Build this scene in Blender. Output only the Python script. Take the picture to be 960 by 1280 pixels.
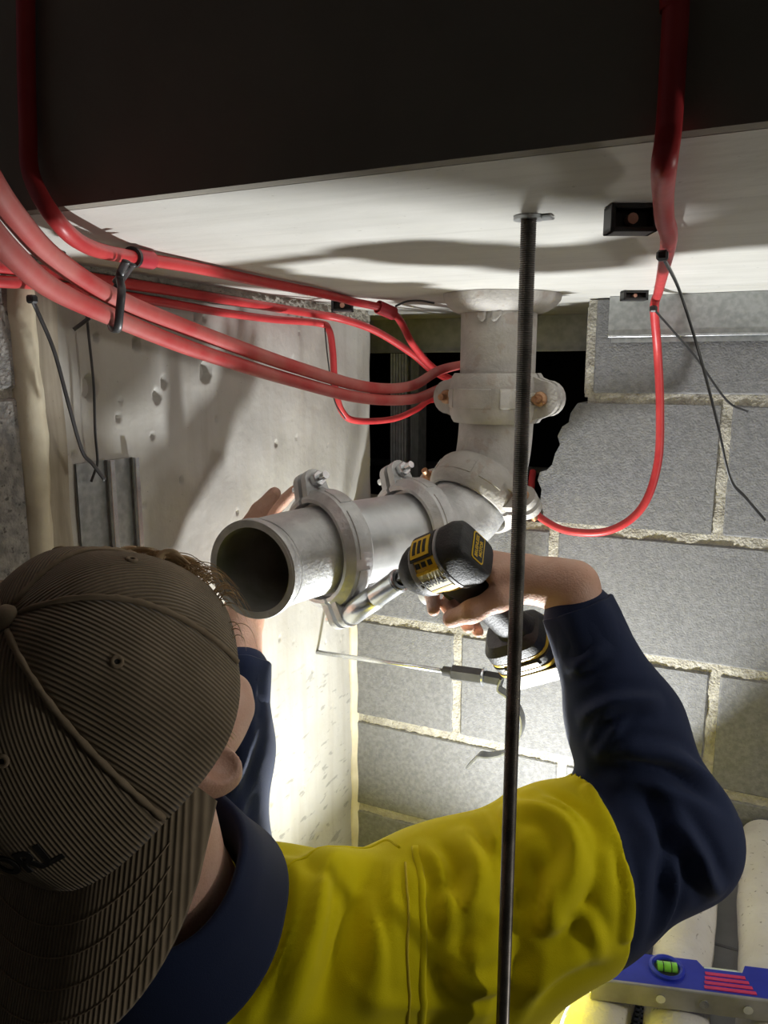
import bpy, bmesh, math, random
import numpy as np
from mathutils import Vector, Matrix
from mathutils.bvhtree import BVHTree
random.seed(7); np.random.seed(7)
for o in list(bpy.data.objects): bpy.data.objects.remove(o)
scene = bpy.context.scene
C = scene.collection

# ------------------------------------------------------------------ camera
FPX = 960.0
TH = math.radians(25.0)
PITCH = math.atan(177.0/960.0)
CAM = Vector((0, 0, 2.0))
FH = Vector((-math.sin(TH), math.cos(TH), 0))
RT = Vector((math.cos(TH), math.sin(TH), 0))
ZZ = Vector((0, 0, 1))
FW = math.cos(PITCH)*FH - math.sin(PITCH)*ZZ
UP = math.sin(PITCH)*FH + math.cos(PITCH)*ZZ
cam_d = bpy.data.cameras.new('camera'); cam = bpy.data.objects.new('camera', cam_d); C.objects.link(cam)
cam_d.sensor_fit = 'HORIZONTAL'; cam_d.sensor_width = 36.0; cam_d.lens = 36.0
cam_d.clip_start = 0.01
m = Matrix((RT, UP, -FW)).transposed().to_4x4(); m.translation = CAM
cam.matrix_world = m
scene.camera = cam

def L(lat, d, z):                      # right of / ahead of / above the camera, in metres
    return CAM + RT*lat + FH*d + ZZ*z
def ray(px, py):
    return FW + RT*((px-480)/FPX) + UP*((640-py)/FPX)
def P(px, py, d):                      # point seen at a pixel, d metres ahead
    r = ray(px, py); return CAM + r*(d/r.dot(FH))
def onZ(px, py, z):
    r = ray(px, py); return CAM + r*((z-CAM.z)/r.z)
def onY(px, py, y):
    r = ray(px, py); return CAM + r*((y-CAM.y)/r.y)
def onX(px, py, x):
    r = ray(px, py); return CAM + r*((x-CAM.x)/r.x)

# ------------------------------------------------------------------ light
scene.view_settings.view_transform = 'Standard'
scene.view_settings.look = 'None'
scene.view_settings.gamma = 1.0
scene.view_settings.use_curve_mapping = False
scene.view_settings.exposure = 0.0
world = bpy.data.worlds.new('world'); scene.world = world; world.use_nodes = True
bg = world.node_tree.nodes['Background']
bg.inputs[0].default_value = (0.85, 0.9, 1.0, 1); bg.inputs[1].default_value = 0.05

def point_lamp(name, loc, watts, radius, col):
    d = bpy.data.lights.new(name, 'POINT'); d.energy = watts; d.shadow_soft_size = radius; d.color = col
    o = bpy.data.objects.new(name, d); C.objects.link(o); o.location = loc; return o
def disk_lamp(name, loc, aim, watts, size, col):
    d = bpy.data.lights.new(name, 'AREA'); d.shape = 'DISK'; d.size = size; d.energy = watts; d.color = col
    o = bpy.data.objects.new(name, d); C.objects.link(o); o.location = loc
    o.rotation_euler = (Vector(aim)-Vector(loc)).to_track_quat('-Z', 'Y').to_euler(); return o
disk_lamp('work_lamp', L(0.18, 1.0, -0.92), L(0.25, 0.95, 0.0), 13.8, 0.07, (0.97, 0.99, 1.0))
point_lamp('second_work_lamp', L(1.20, 0.30, -0.28), 9.5, 0.05, (1.0, 0.96, 0.90))

# ------------------------------------------------------------------ materials
def nd(nt, t, **kw):
    n = nt.nodes.new(t)
    for k, v in kw.items():
        if k.startswith('in_'):
            key = k[3:]
            key = int(key) if key.isdigit() else key.replace('_', ' ')
            n.inputs[key].default_value = v
        else: setattr(n, k, v)
    return n
def c4(c): return (c[0], c[1], c[2], 1.0)
def mat(name, c1, c2=None, scale=20.0, rough=0.6, metal=0.0, bump=0.0, bscale=None, detail=6.0, lo=0.35, hi=0.65,
        spots=None, streak=None, spec=0.5, sheen=0.0, sss=0.0, coat=0.0, rvar=0.0):
    mt = bpy.data.materials.new(name); mt.use_nodes = True
    nt = mt.node_tree; b = nt.nodes['Principled BSDF']; lk = nt.links.new
    b.inputs['Roughness'].default_value = rough; b.inputs['Metallic'].default_value = metal
    b.inputs['Specular IOR Level'].default_value = spec
    if sheen: b.inputs['Sheen Weight'].default_value = sheen; b.inputs['Sheen Roughness'].default_value = 0.5
    if coat: b.inputs['Coat Weight'].default_value = coat
    if sss:
        b.inputs['Subsurface Weight'].default_value = sss; b.inputs['Subsurface Radius'].default_value = (0.012, 0.004, 0.002)
    geo = nd(nt, 'ShaderNodeNewGeometry')
    vec = geo.outputs['Position']
    if c2 is None: c2 = c1
    n1 = nd(nt, 'ShaderNodeTexNoise', in_Scale=scale, in_Detail=detail); lk(vec, n1.inputs['Vector'])
    rp = nd(nt, 'ShaderNodeValToRGB'); rp.color_ramp.elements[0].position = lo; rp.color_ramp.elements[1].position = hi
    rp.color_ramp.elements[0].color = c4(c1); rp.color_ramp.elements[1].color = c4(c2)
    lk(n1.outputs['Fac'], rp.inputs['Fac'])
    col = rp.outputs['Color']
    if streak:                                   # (axis scale vector, colour, strength)
        mp = nd(nt, 'ShaderNodeMapping'); mp.inputs['Scale'].default_value = streak[0]; lk(vec, mp.inputs['Vector'])
        n2 = nd(nt, 'ShaderNodeTexNoise', in_Scale=1.0, in_Detail=5.0); lk(mp.outputs[0], n2.inputs['Vector'])
        r2 = nd(nt, 'ShaderNodeValToRGB'); r2.color_ramp.elements[0].position = 0.48; r2.color_ramp.elements[1].position = 0.72
        lk(n2.outputs['Fac'], r2.inputs['Fac'])
        mu = nd(nt, 'ShaderNodeMath', operation='MULTIPLY'); mu.inputs[1].default_value = streak[2]; lk(r2.outputs[0], mu.inputs[0])
        mx = nd(nt, 'ShaderNodeMixRGB'); mx.inputs[2].default_value = c4(streak[1]); lk(mu.outputs[0], mx.inputs[0]); lk(col, mx.inputs[1]); col = mx.outputs[0]
    if spots:                                    # (scale, colour, threshold, strength)
        n3 = nd(nt, 'ShaderNodeTexNoise', in_Scale=spots[0], in_Detail=2.0); lk(vec, n3.inputs['Vector'])
        r3 = nd(nt, 'ShaderNodeValToRGB'); r3.color_ramp.elements[0].position = spots[2]; r3.color_ramp.elements[1].position = spots[2]+0.06
        lk(n3.outputs['Fac'], r3.inputs['Fac'])
        mu = nd(nt, 'ShaderNodeMath', operation='MULTIPLY'); mu.inputs[1].default_value = spots[3]; lk(r3.outputs[0], mu.inputs[0])
        mx = nd(nt, 'ShaderNodeMixRGB'); mx.inputs[2].default_value = c4(spots[1]); lk(mu.outputs[0], mx.inputs[0]); lk(col, mx.inputs[1]); col = mx.outputs[0]
    lk(col, b.inputs['Base Color'])
    if rvar:
        mr = nd(nt, 'ShaderNodeMapRange'); mr.inputs[3].default_value = rough-rvar; mr.inputs[4].default_value = rough+rvar
        lk(n1.outputs['Fac'], mr.inputs[0]); lk(mr.outputs[0], b.inputs['Roughness'])
    if bump:
        n4 = nd(nt, 'ShaderNodeTexNoise', in_Scale=bscale or scale*3, in_Detail=5.0); lk(vec, n4.inputs['Vector'])
        bp = nd(nt, 'ShaderNodeBump', in_Strength=bump, in_Distance=0.004); lk(n4.outputs['Fac'], bp.inputs['Height'])
        lk(bp.outputs[0], b.inputs['Normal'])
    return mt
M = {}
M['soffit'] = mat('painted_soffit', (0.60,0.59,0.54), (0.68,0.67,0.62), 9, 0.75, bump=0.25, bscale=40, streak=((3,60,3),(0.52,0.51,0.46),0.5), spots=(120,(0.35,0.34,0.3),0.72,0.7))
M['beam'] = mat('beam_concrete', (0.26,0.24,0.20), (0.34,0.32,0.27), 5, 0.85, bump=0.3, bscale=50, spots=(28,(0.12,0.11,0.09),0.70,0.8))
M['column'] = mat('column_concrete', (0.44,0.425,0.385), (0.54,0.525,0.485), 7, 0.8, bump=0.3, bscale=70, streak=((40,40,2.2),(0.40,0.37,0.32),0.55), spots=(190,(0.2,0.18,0.15),0.735,0.9))
M['block'] = mat('block_face', (0.165,0.165,0.168), (0.225,0.225,0.227), 150, 0.9, bump=0.45, bscale=330, detail=4, spots=(230,(0.09,0.09,0.09),0.69,0.6))
M['block_side'] = mat('block_side', (0.20,0.195,0.185), (0.36,0.34,0.31), 90, 0.9, bump=0.8, bscale=220, detail=3, spots=(150,(0.07,0.065,0.06),0.62,0.8))
M['mortar'] = mat('mortar', (0.33,0.305,0.255), (0.48,0.455,0.39), 70, 0.95, bump=1.0, bscale=240, spots=(150,(0.2,0.17,0.12),0.68,0.6))
M['sealant'] = mat('beige_sealant', (0.60,0.53,0.38), (0.72,0.66,0.50), 25, 0.6, bump=0.2)
M['strip'] = mat('stained_strip', (0.30,0.26,0.19), (0.42,0.37,0.29), 12, 0.85, bump=0.3, streak=((60,60,5),(0.17,0.14,0.1),0.8), spots=(110,(0.05,0.05,0.04),0.72,0.9))
M['galv'] = mat('galvanised_pipe', (0.58,0.60,0.62), (0.72,0.74,0.76), 26, 0.40, 0.6, bump=0.08, bscale=160, rvar=0.1, spots=(60,(0.70,0.71,0.72),0.62,0.35))
M['cast'] = mat('cast_fitting', (0.54,0.545,0.55), (0.70,0.705,0.71), 40, 0.46, 0.5, bump=0.3, bscale=190, rvar=0.08)
M['dusty'] = mat('dusty_cast_fitting', (0.42,0.40,0.37), (0.52,0.50,0.47), 30, 0.7, 0.25, bump=0.35, bscale=200, spots=(45,(0.40,0.33,0.28),0.60,0.5))
M['zinc'] = mat('bright_zinc', (0.66,0.68,0.70), (0.80,0.82,0.84), 60, 0.26, 0.9, bump=0.05)
M['rust'] = mat('rusty_bolt', (0.32,0.15,0.07), (0.55,0.34,0.20), 90, 0.5, 0.6, bump=0.2)
M['sheet'] = mat('galvanised_sheet', (0.40,0.42,0.42), (0.52,0.54,0.54), 120, 0.38, 0.75, rvar=0.1, detail=2)
M['stud_dark'] = mat('dull_stud', (0.34,0.36,0.35), (0.46,0.48,0.47), 60, 0.5, 0.35)
M['pipe_in'] = mat('pipe_inside', (0.20,0.21,0.16), (0.34,0.35,0.33), 18, 0.75, 0.2, bump=0.2)
M['rod'] = mat('black_threaded_rod', (0.10,0.095,0.085), (0.22,0.20,0.18), 40, 0.35, 0.8)
M['dark_steel'] = mat('dark_clamp_steel', (0.13,0.135,0.135), (0.20,0.205,0.20), 60, 0.35, 0.7)
M['red'] = mat('red_cable_sheath', (0.52,0.035,0.04), (0.62,0.06,0.06), 30, 0.42, bump=0.05)
M['red_dusty'] = mat('dusty_red_sheath', (0.50,0.04,0.04), (0.55,0.16,0.14), 16, 0.5, bump=0.1)
M['red_print'] = mat('red_tape', (0.45,0.02,0.04), (0.55,0.05,0.06), 30, 0.5)
M['black'] = mat('black_plastic', (0.012,0.012,0.012), (0.022,0.022,0.022), 40, 0.45)
M['tie'] = mat('grey_black_tie', (0.035,0.035,0.037), (0.06,0.06,0.062), 40, 0.38)
M['orange'] = mat('clip_insert', (0.55,0.25,0.16), (0.7,0.4,0.3), 60, 0.5)
M['void_shade'] = mat('void_painted_shade', (0.02,0.021,0.022), (0.035,0.035,0.036), 8, 0.95)  # near-black colour carries the shade of the unlit cavity
M['floor'] = mat('floor_concrete', (0.25,0.24,0.22), (0.34,0.33,0.31), 6, 0.85, bump=0.2)
M['deck'] = mat('grey_deck', (0.34,0.34,0.34), (0.42,0.42,0.42), 14, 0.6, bump=0.15)
M['rib'] = mat('dusty_white_plastic', (0.64,0.60,0.53), (0.76,0.73,0.67), 14, 0.75, bump=0.5, bscale=120, spots=(130,(0.28,0.25,0.2),0.66,0.8))
M['blue'] = mat('blue_plastic', (0.02,0.035,0.42), (0.03,0.05,0.52), 30, 0.35)
M['rail'] = mat('level_rail', (0.36,0.35,0.32), (0.46,0.45,0.42), 40, 0.45, 0.6)
M['vial'] = mat('green_vial', (0.25,0.75,0.05), (0.35,0.9,0.1), 30, 0.15, coat=0.6)
M['vial_clear'] = mat('clear_vial', (0.75,0.85,0.65), (0.85,0.92,0.78), 30, 0.12, coat=0.6)
M['pink'] = mat('pink_print', (0.75,0.04,0.14), (0.8,0.06,0.18), 30, 0.5)
M['yellow_p'] = mat('yellow_tool_plastic', (0.80,0.50,0.02), (0.86,0.56,0.03), 30, 0.4)
M['lit_pale_p'] = mat('overexposed_label', (0.72,0.68,0.50), (0.78,0.74,0.56), 60, 0.5)  # near-white from overexposed light put into the colour
M['grey_p'] = mat('grey_tool_trim', (0.30,0.30,0.31), (0.38,0.38,0.39), 30, 0.4)
M['grey_ink'] = mat('grey_print', (0.05,0.05,0.05), (0.07,0.07,0.07), 60, 0.5)
M['rubber'] = mat('black_rubber', (0.014,0.014,0.015), (0.03,0.03,0.03), 60, 0.55, bump=0.2, bscale=400)
M['skin'] = mat('skin', (0.66,0.37,0.26), (0.78,0.50,0.38), 32, 0.5, bump=0.25, bscale=420, sss=0.12, lo=0.3, hi=0.7, spots=(300,(0.50,0.22,0.14),0.66,0.4))
M['hair'] = mat('blond_brown_hair', (0.60,0.44,0.25), (0.78,0.60,0.38), 60, 0.5)
M['hiviz'] = mat('yellow_hi_vis_cotton', (0.82,0.69,0.0), (0.87,0.75,0.0), 8, 0.8, bump=0.12, bscale=900, spec=0.2, sheen=0.1)
M['navy'] = mat('navy_cotton', (0.010,0.017,0.048), (0.015,0.025,0.068), 8, 0.8, bump=0.12, bscale=900, spec=0.2, sheen=0.08)
M['trouser'] = mat('dark_trouser', (0.02,0.022,0.03), (0.03,0.032,0.04), 8, 0.85)
M['boot'] = mat('tan_boot', (0.25,0.16,0.08), (0.32,0.21,0.11), 20, 0.7)
M['stitch'] = mat('yellow_thread', (0.70,0.56,0.02), (0.76,0.62,0.04), 30, 0.8)
M['letter'] = mat('dark_embroidery', (0.012,0.010,0.008), None, 30, 0.7)
M['button'] = mat('brown_cap_cloth', (0.25,0.19,0.12), (0.31,0.24,0.16), 50, 0.9, bump=0.2)

def splashes(mt):                                   # grey cement splashes low on the panel
    nt = mt.node_tree; b = nt.nodes['Principled BSDF']; lk = nt.links.new; src = b.inputs['Base Color'].links[0].from_socket
    geo = nd(nt, 'ShaderNodeNewGeometry'); mp = nd(nt, 'ShaderNodeMapping'); mp.inputs['Scale'].default_value = (12, 24, 80); lk(geo.outputs['Position'], mp.inputs['Vector'])
    n = nd(nt, 'ShaderNodeTexNoise', in_Scale=1.0, in_Detail=3.0); lk(mp.outputs[0], n.inputs['Vector'])
    r = nd(nt, 'ShaderNodeValToRGB'); r.color_ramp.elements[0].position = 0.60; r.color_ramp.elements[1].position = 0.66; lk(n.outputs['Fac'], r.inputs[0])
    sp = nd(nt, 'ShaderNodeSeparateXYZ'); lk(geo.outputs['Position'], sp.inputs[0])
    mr = nd(nt, 'ShaderNodeMapRange'); mr.inputs[1].default_value = 1.53; mr.inputs[2].default_value = 1.43; lk(sp.outputs[2], mr.inputs[0])
    mu = nd(nt, 'ShaderNodeMath', operation='MULTIPLY'); lk(r.outputs[0], mu.inputs[0]); lk(mr.outputs[0], mu.inputs[1])
    m2 = nd(nt, 'ShaderNodeMath', operation='MULTIPLY'); m2.inputs[1].default_value = 0.55; lk(mu.outputs[0], m2.inputs[0])
    mx = nd(nt, 'ShaderNodeMixRGB'); mx.inputs[2].default_value = (0.20, 0.20, 0.19, 1); lk(m2.outputs[0], mx.inputs[0]); lk(src, mx.inputs[1]); lk(mx.outputs[0], b.inputs['Base Color'])
splashes(M['column'])
def corduroy():
    mt = bpy.data.materials.new('brown_corduroy'); mt.use_nodes = True
    nt = mt.node_tree; b = nt.nodes['Principled BSDF']; lk = nt.links.new
    b.inputs['Roughness'].default_value = 0.9; b.inputs['Specular IOR Level'].default_value = 0.15
    b.inputs['Sheen Weight'].default_value = 0.15
    uv = nd(nt, 'ShaderNodeUVMap'); sep = nd(nt, 'ShaderNodeSeparateXYZ'); lk(uv.outputs[0], sep.inputs[0])
    mu = nd(nt, 'ShaderNodeMath', operation='MULTIPLY'); mu.inputs[1].default_value = 2*math.pi/0.0024; lk(sep.outputs[0], mu.inputs[0])
    si = nd(nt, 'ShaderNodeMath', operation='SINE'); lk(mu.outputs[0], si.inputs[0])
    mr = nd(nt, 'ShaderNodeMapRange'); mr.inputs[1].default_value = -1; mr.inputs[2].default_value = 1; lk(si.outputs[0], mr.inputs[0])
    geo = nd(nt, 'ShaderNodeNewGeometry')
    n1 = nd(nt, 'ShaderNodeTexNoise', in_Scale=26.0, in_Detail=5.0); lk(geo.outputs['Position'], n1.inputs['Vector'])
    rp = nd(nt, 'ShaderNodeValToRGB'); rp.color_ramp.elements[0].color = (0.25,0.195,0.125,1); rp.color_ramp.elements[1].color = (0.37,0.29,0.195,1)
    rp.color_ramp.elements[0].position = 0.3; rp.color_ramp.elements[1].position = 0.7
    lk(n1.outputs['Fac'], rp.inputs[0])
    mx = nd(nt, 'ShaderNodeMixRGB', blend_type='MULTIPLY'); mx.inputs[0].default_value = 0.45  # groove shade put into the colour, along with paler pile on the wales
    lk(rp.outputs[0], mx.inputs[1]); lk(mr.outputs[0], mx.inputs[2])
    lk(mx.outputs[0], b.inputs['Base Color'])
    bp = nd(nt, 'ShaderNodeBump', in_Strength=0.9, in_Distance=0.0012); lk(mr.outputs[0], bp.inputs['Height']); lk(bp.outputs[0], b.inputs['Normal'])
    return mt
M['cord'] = corduroy()

# ------------------------------------------------------------------ object helpers
ORG = {}
def vlist(vs): return [Vector(v) for v in vs]
def mkobj(name, verts, faces, m, parent=None, smooth=False, uv=None, loc=None):
    """verts in world space; the object keeps its thing's origin"""
    vs = vlist(verts)
    if parent is not None: org = ORG[parent.name]
    elif loc is not None: org = Vector(loc)
    else:
        a = np.array([tuple(v) for v in vs]); mn, mxx = a.min(0), a.max(0)
        org = Vector(((mn[0]+mxx[0])/2, (mn[1]+mxx[1])/2, mn[2]))
    me = bpy.data.meshes.new(name)
    me.from_pydata([tuple(v-org) for v in vs], [], [tuple(f) for f in faces]); me.update()
    if smooth is True: me.polygons.foreach_set('use_smooth', [True]*len(me.polygons))
    elif smooth:                                  # angle in degrees
        me.polygons.foreach_set('use_smooth', [True]*len(me.polygons)); me.set_sharp_from_angle(angle=math.radians(smooth))
    if uv is not None:
        ul = me.uv_layers.new(name='UVMap')
        li = np.zeros(len(me.loops), dtype=np.int32); me.loops.foreach_get('vertex_index', li)
        ul.data.foreach_set('uv', np.asarray(uv, dtype=np.float32)[li].ravel())
    if isinstance(m, str): m = M[m]
    if m: me.materials.append(m)
    o = bpy.data.objects.new(name, me); C.objects.link(o)
    if parent is not None: o.parent = parent
    else: o.location = org
    ORG[o.name] = org
    return o
def tag(o, label=None, cat=None, group=None, kind=None):
    if label: o['label'] = label
    if cat: o['category'] = cat
    if group: o['group'] = group
    if kind: o['kind'] = kind
    return o
def thing(name, loc, label, cat, group=None):
    o = bpy.data.objects.new(name, None); C.objects.link(o); o.location = loc; o.empty_display_size = 0.05
    ORG[o.name] = Vector(loc); return tag(o, label, cat, group)

class MB:
    def __init__(s): s.v = []; s.f = []; s.uv = []
    def add(s, v, f):
        n = len(s.v); s.v += vlist(v); s.f += [tuple(i+n for i in q) for q in f]; return s
    def build(s, name, m, parent=None, smooth=False, **k): return mkobj(name, s.v, s.f, m, parent, smooth, **k)

def frame(ax, hint=ZZ):
    a = Vector(ax).normalized(); h = Vector(hint)
    if abs(a.dot(h.normalized())) > 0.98: h = Vector((1, 0, 0)) if abs(a.x) < 0.9 else Vector((0, 1, 0))
    e1 = (h - a*h.dot(a)).normalized(); e2 = a.cross(e1); return a, e1, e2
def cr(pts, n=8):
    """Catmull-Rom through points (Vectors)"""
    p = [Vector(q) for q in pts]; p = [p[0]*2-p[1]] + p + [p[-1]*2-p[-2]]; out = []
    for i in range(1, len(p)-2):
        for j in range(n):
            t = j/n; a, b, c, d = p[i-1], p[i], p[i+1], p[i+2]
            out.append(0.5*((2*b)+(c-a)*t+(2*a-5*b+4*c-d)*t*t+(3*b-a-3*c+d)*t**3))
    out.append(p[-2]); return out
def tube(pts, r, seg=10, cap=True, flat=1.0, hint=ZZ, tans=None):
    pts = [Vector(p) for p in pts]; n = len(pts); v = []; f = []
    rs = r if isinstance(r, (list, tuple)) else [r]*n
    if len(rs) != n: rs = list(np.interp(np.linspace(0, 1, n), np.linspace(0, 1, len(rs)), rs))
    e1 = None
    for i in range(n):
        t = tans[i].normalized() if tans else (pts[min(i+1, n-1)]-pts[max(i-1, 0)]).normalized()
        if e1 is None: _, e1, e2 = frame(t, hint)
        else:
            e1 = (e1-t*e1.dot(t)).normalized(); e2 = t.cross(e1)
        for k in range(seg):
            a = 2*math.pi*k/seg; v.append(pts[i]+e1*(rs[i]*math.cos(a))+e2*(rs[i]*flat*math.sin(a)))
    for i in range(n-1):
        for k in range(seg):
            k2 = (k+1) % seg; f.append((i*seg+k, i*seg+k2, (i+1)*seg+k2, (i+1)*seg+k))
    if cap: f.append(tuple(range(seg-1, -1, -1))); f.append(tuple((n-1)*seg+k for k in range(seg)))
    return v, f
def lathe(prof, c, ax, hint=ZZ, seg=48, a0=0.0, a1=2*math.pi, closed_prof=False):
    """prof: (t along axis, r)"""
    a, e1, e2 = frame(ax, hint); c = Vector(c); full = abs(a1-a0-2*math.pi) < 1e-6
    n = seg if full else seg+1; v = []; f = []; k = len(prof)
    for i in range(n):
        an = a0+(a1-a0)*i/seg; dr = e1*math.cos(an)+e2*math.sin(an)
        for t, r in prof: v.append(c+a*t+dr*r)
    for i in range(seg):
        i2 = (i+1) % n
        for j in range(k if closed_prof else k-1):
            j2 = (j+1) % k; f.append((i*k+j, i*k+j2, i2*k+j2, i2*k+j))
    if not full and closed_prof:
        f.append(tuple(range(k))); f.append(tuple((n-1)*k+j for j in range(k-1, -1, -1)))
    return v, f
def box(c, ex, ey, ez, sx, sy, sz, bev=0.0):
    """box with full sizes along given unit axes, chamfered edges if bev"""
    c = Vector(c); ex, ey, ez = Vector(ex), Vector(ey), Vector(ez)
    bm = bmesh.new(); bmesh.ops.create_cube(bm, size=1.0)
    for v in bm.verts: v.co = Vector((v.co.x*sx, v.co.y*sy, v.co.z*sz))
    if bev: bmesh.ops.bevel(bm, geom=list(bm.edges), offset=bev, segments=1, affect='EDGES', profile=0.5)
    bm.verts.index_update()
    v = [c+ex*q.co.x+ey*q.co.y+ez*q.co.z for q in bm.verts]; f = [tuple(q.index for q in p.verts) for p in bm.faces]
    bm.free(); return v, f
X1, Y1, Z1 = Vector((1, 0, 0)), Vector((0, 1, 0)), Vector((0, 0, 1))
def abox(x0, x1, y0, y1, z0, z1, bev=0.0):
    return box(((x0+x1)/2, (y0+y1)/2, (z0+z1)/2), X1, Y1, Z1, x1-x0, y1-y0, z1-z0, bev)
def prism(poly, d):
    """polygon (world points) swept by d"""
    p = vlist(poly); n = len(p); d = Vector(d); v = p+[q+d for q in p]
    f = [tuple(range(n-1, -1, -1)), tuple(range(n, 2*n))]+[(i, (i+1) % n, n+(i+1) % n, n+i) for i in range(n)]
    return v, f
def loft(secs, seg=32, cap=True):
    """secs: (centre, ex, ey, rx, ry, exponent)"""
    v = []; f = []
    for c, ex, ey, rx, ry, p in secs:
        for k in range(seg):
            a = 2*math.pi*k/seg; ca, sa = math.cos(a), math.sin(a)
            x = math.copysign(abs(ca)**(2/p), ca)*rx; y = math.copysign(abs(sa)**(2/p), sa)*ry
            v.append(Vector(c)+Vector(ex)*x+Vector(ey)*y)
    for i in range(len(secs)-1):
        for k in range(seg):
            k2 = (k+1) % seg; f.append((i*seg+k, i*seg+k2, (i+1)*seg+k2, (i+1)*seg+k))
    if cap: f.append(tuple(range(seg-1, -1, -1))); f.append(tuple((len(secs)-1)*seg+k for k in range(seg)))
    return v, f
def hexnut(c, ax, r, h, hint=ZZ):
    return lathe([(-h/2, 0.0001), (-h/2, r*0.92), (-h/2+h*0.1, r), (h/2-h*0.1, r), (h/2, r*0.92), (h/2, 0.0001)], c, ax, hint, seg=6)
def text_mesh(s, size, extrude=0.0003, bold=0.0):
    cu = bpy.data.curves.new('t', 'FONT'); cu.body = s; cu.size = size; cu.extrude = extrude; cu.align_x = 'CENTER'; cu.align_y = 'CENTER'; cu.offset = bold
    ob = bpy.data.objects.new('t', cu); C.objects.link(ob); dg = bpy.context.evaluated_depsgraph_get(); dg.update()
    me = bpy.data.meshes.new_from_object(ob.evaluated_get(dg))
    v = [q.co.copy() for q in me.vertices]; f = [tuple(p.vertices) for p in me.polygons]
    bpy.data.objects.remove(ob); bpy.data.curves.remove(cu); bpy.data.meshes.remove(me)
    return v, f

# sparse surface nets for bodies and cloth -----------------------------------------------------------
def A3(v): return np.array((v[0], v[1], v[2]), dtype=np.float64)
def cap_p(a, b, r1, r2, k=0.01, sub=False):
    a, b = A3(a), A3(b); ab = b-a; ll = max(ab.dot(ab), 1e-12)
    def fn(p):
        q = p-a; t = np.clip((q@ab)/ll, 0, 1); return np.linalg.norm(q-t[..., None]*ab, axis=-1)-(r1+(r2-r1)*t)
    return (fn, k, sub)
def ell_p(c, axes, rad, k=0.01, sub=False):
    c = A3(c); Rm = np.array([A3(a) for a in axes]); rad = np.array(rad, dtype=np.float64)
    def fn(p):
        q = (p-c)@Rm.T; k0 = np.linalg.norm(q/rad, axis=-1); k1 = np.linalg.norm(q/rad**2, axis=-1)+1e-9
        return k0*(k0-1.0)/k1
    return (fn, k, sub)
def nets(prims, lo, hi, h, B=8):
    lo, hi = A3(lo), A3(hi); nb = np.ceil((hi-lo)/(h*B)).astype(int)
    gi = np.stack(np.meshgrid(*[np.arange(n) for n in nb], indexing='ij'), -1).reshape(-1, 3)
    cen = lo+(gi+0.5)*h*B; rad = 0.867*h*B
    dc = np.stack([fn(cen) for fn, k, s in prims], 0)
    D = np.full(len(cen), 1e3)
    for (fn, k, s), d in zip(prims, dc):
        if not s: D = np.minimum(D, d-k*0.3)
    act = np.where(np.abs(D) < rad*1.6+0.006)[0]
    N = nb*B+1; loc = np.stack(np.meshgrid(*[np.arange(B+1)]*3, indexing='ij'), -1)
    keys = []; vps = []; quads = []
    def gkey(c): return (c[..., 0]*N[1]+c[..., 1])*N[2]+c[..., 2]
    for s0 in range(0, len(act), 1500):
        ids = act[s0:s0+1500]; base = gi[ids]*B
        node = base[:, None, None, None, :]+loc[None]; pts = lo+node*h
        F = np.full(pts.shape[:-1], 1e3)
        for (fn, k, s), d in zip(prims, dc):
            if s: sel = np.where(d[ids] < 2*rad+k)[0]
            else: sel = np.where(d[ids] < D[ids]+3*rad+2*k+0.01)[0]
            if not len(sel): continue
            v = fn(pts[sel]); g = F[sel]
            if s:
                hh = np.clip(0.5-0.5*(g+v)/k, 0, 1); F[sel] = g*(1-hh)+(-v)*hh+k*hh*(1-hh)
            else:
                hh = np.clip(0.5+0.5*(v-g)/k, 0, 1); F[sel] = v*(1-hh)+g*hh-k*hh*(1-hh)
        neg = F < 0
        cs = np.zeros((len(ids), B, B, B), dtype=np.int8)
        off = [(i, j, l) for i in (0, 1) for j in (0, 1) for l in (0, 1)]
        for i, j, l in off: cs += neg[:, i:B+i, j:B+j, l:B+l]
        w = np.where((cs > 0) & (cs < 8)); cc = base[w[0]]+np.stack(w[1:], -1)
        val = np.stack([F[w[0], w[1]+i, w[2]+j, w[3]+l] for i, j, l in off], -1)
        acc = np.zeros((len(cc), 3)); cnt = np.zeros(len(cc)); of = np.array(off, dtype=float)
        for a in range(8):
            for b in range(a+1, 8):
                if np.abs(of[a]-of[b]).sum() != 1: continue
                x = (val[:, a] < 0) != (val[:, b] < 0); den = val[:, a]-val[:, b]
                t = np.where(x, val[:, a]/np.where(den == 0, 1, den), 0)
                acc += np.where(x[:, None], of[a]+(of[b]-of[a])*t[:, None], 0); cnt += x
        keys.append(gkey(cc)); vps.append(lo+(cc+acc/cnt[:, None])*h)
        for ax in range(3):
            u, v2 = [(1, 2), (2, 0), (0, 1)][ax]
            s_a = [slice(0, B)]*3; s_b = [slice(0, B)]*3; s_b[ax] = slice(1, B+1)
            na, nbb = neg[(slice(None), *s_a)], neg[(slice(None), *s_b)]
            ww = np.where(na != nbb)
            if not len(ww[0]): continue
            c0 = base[ww[0]]+np.stack(ww[1:], -1); flip = na[ww]
            eu = np.zeros(3, int); eu[u] = 1; ev = np.zeros(3, int); ev[v2] = 1
            q = np.stack([gkey(c0), gkey(c0-eu), gkey(c0-eu-ev), gkey(c0-ev)], -1)
            q[~flip] = q[~flip][:, ::-1]; quads.append(q)
    K = np.concatenate(keys); V = np.concatenate(vps); Q = np.concatenate(quads)
    o = np.argsort(K); Ks = K[o]; pos = np.clip(np.searchsorted(Ks, Q), 0, len(Ks)-1)
    ok = (Ks[pos] == Q).all(1); Fq = o[pos][ok]
    return V, Fq
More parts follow.
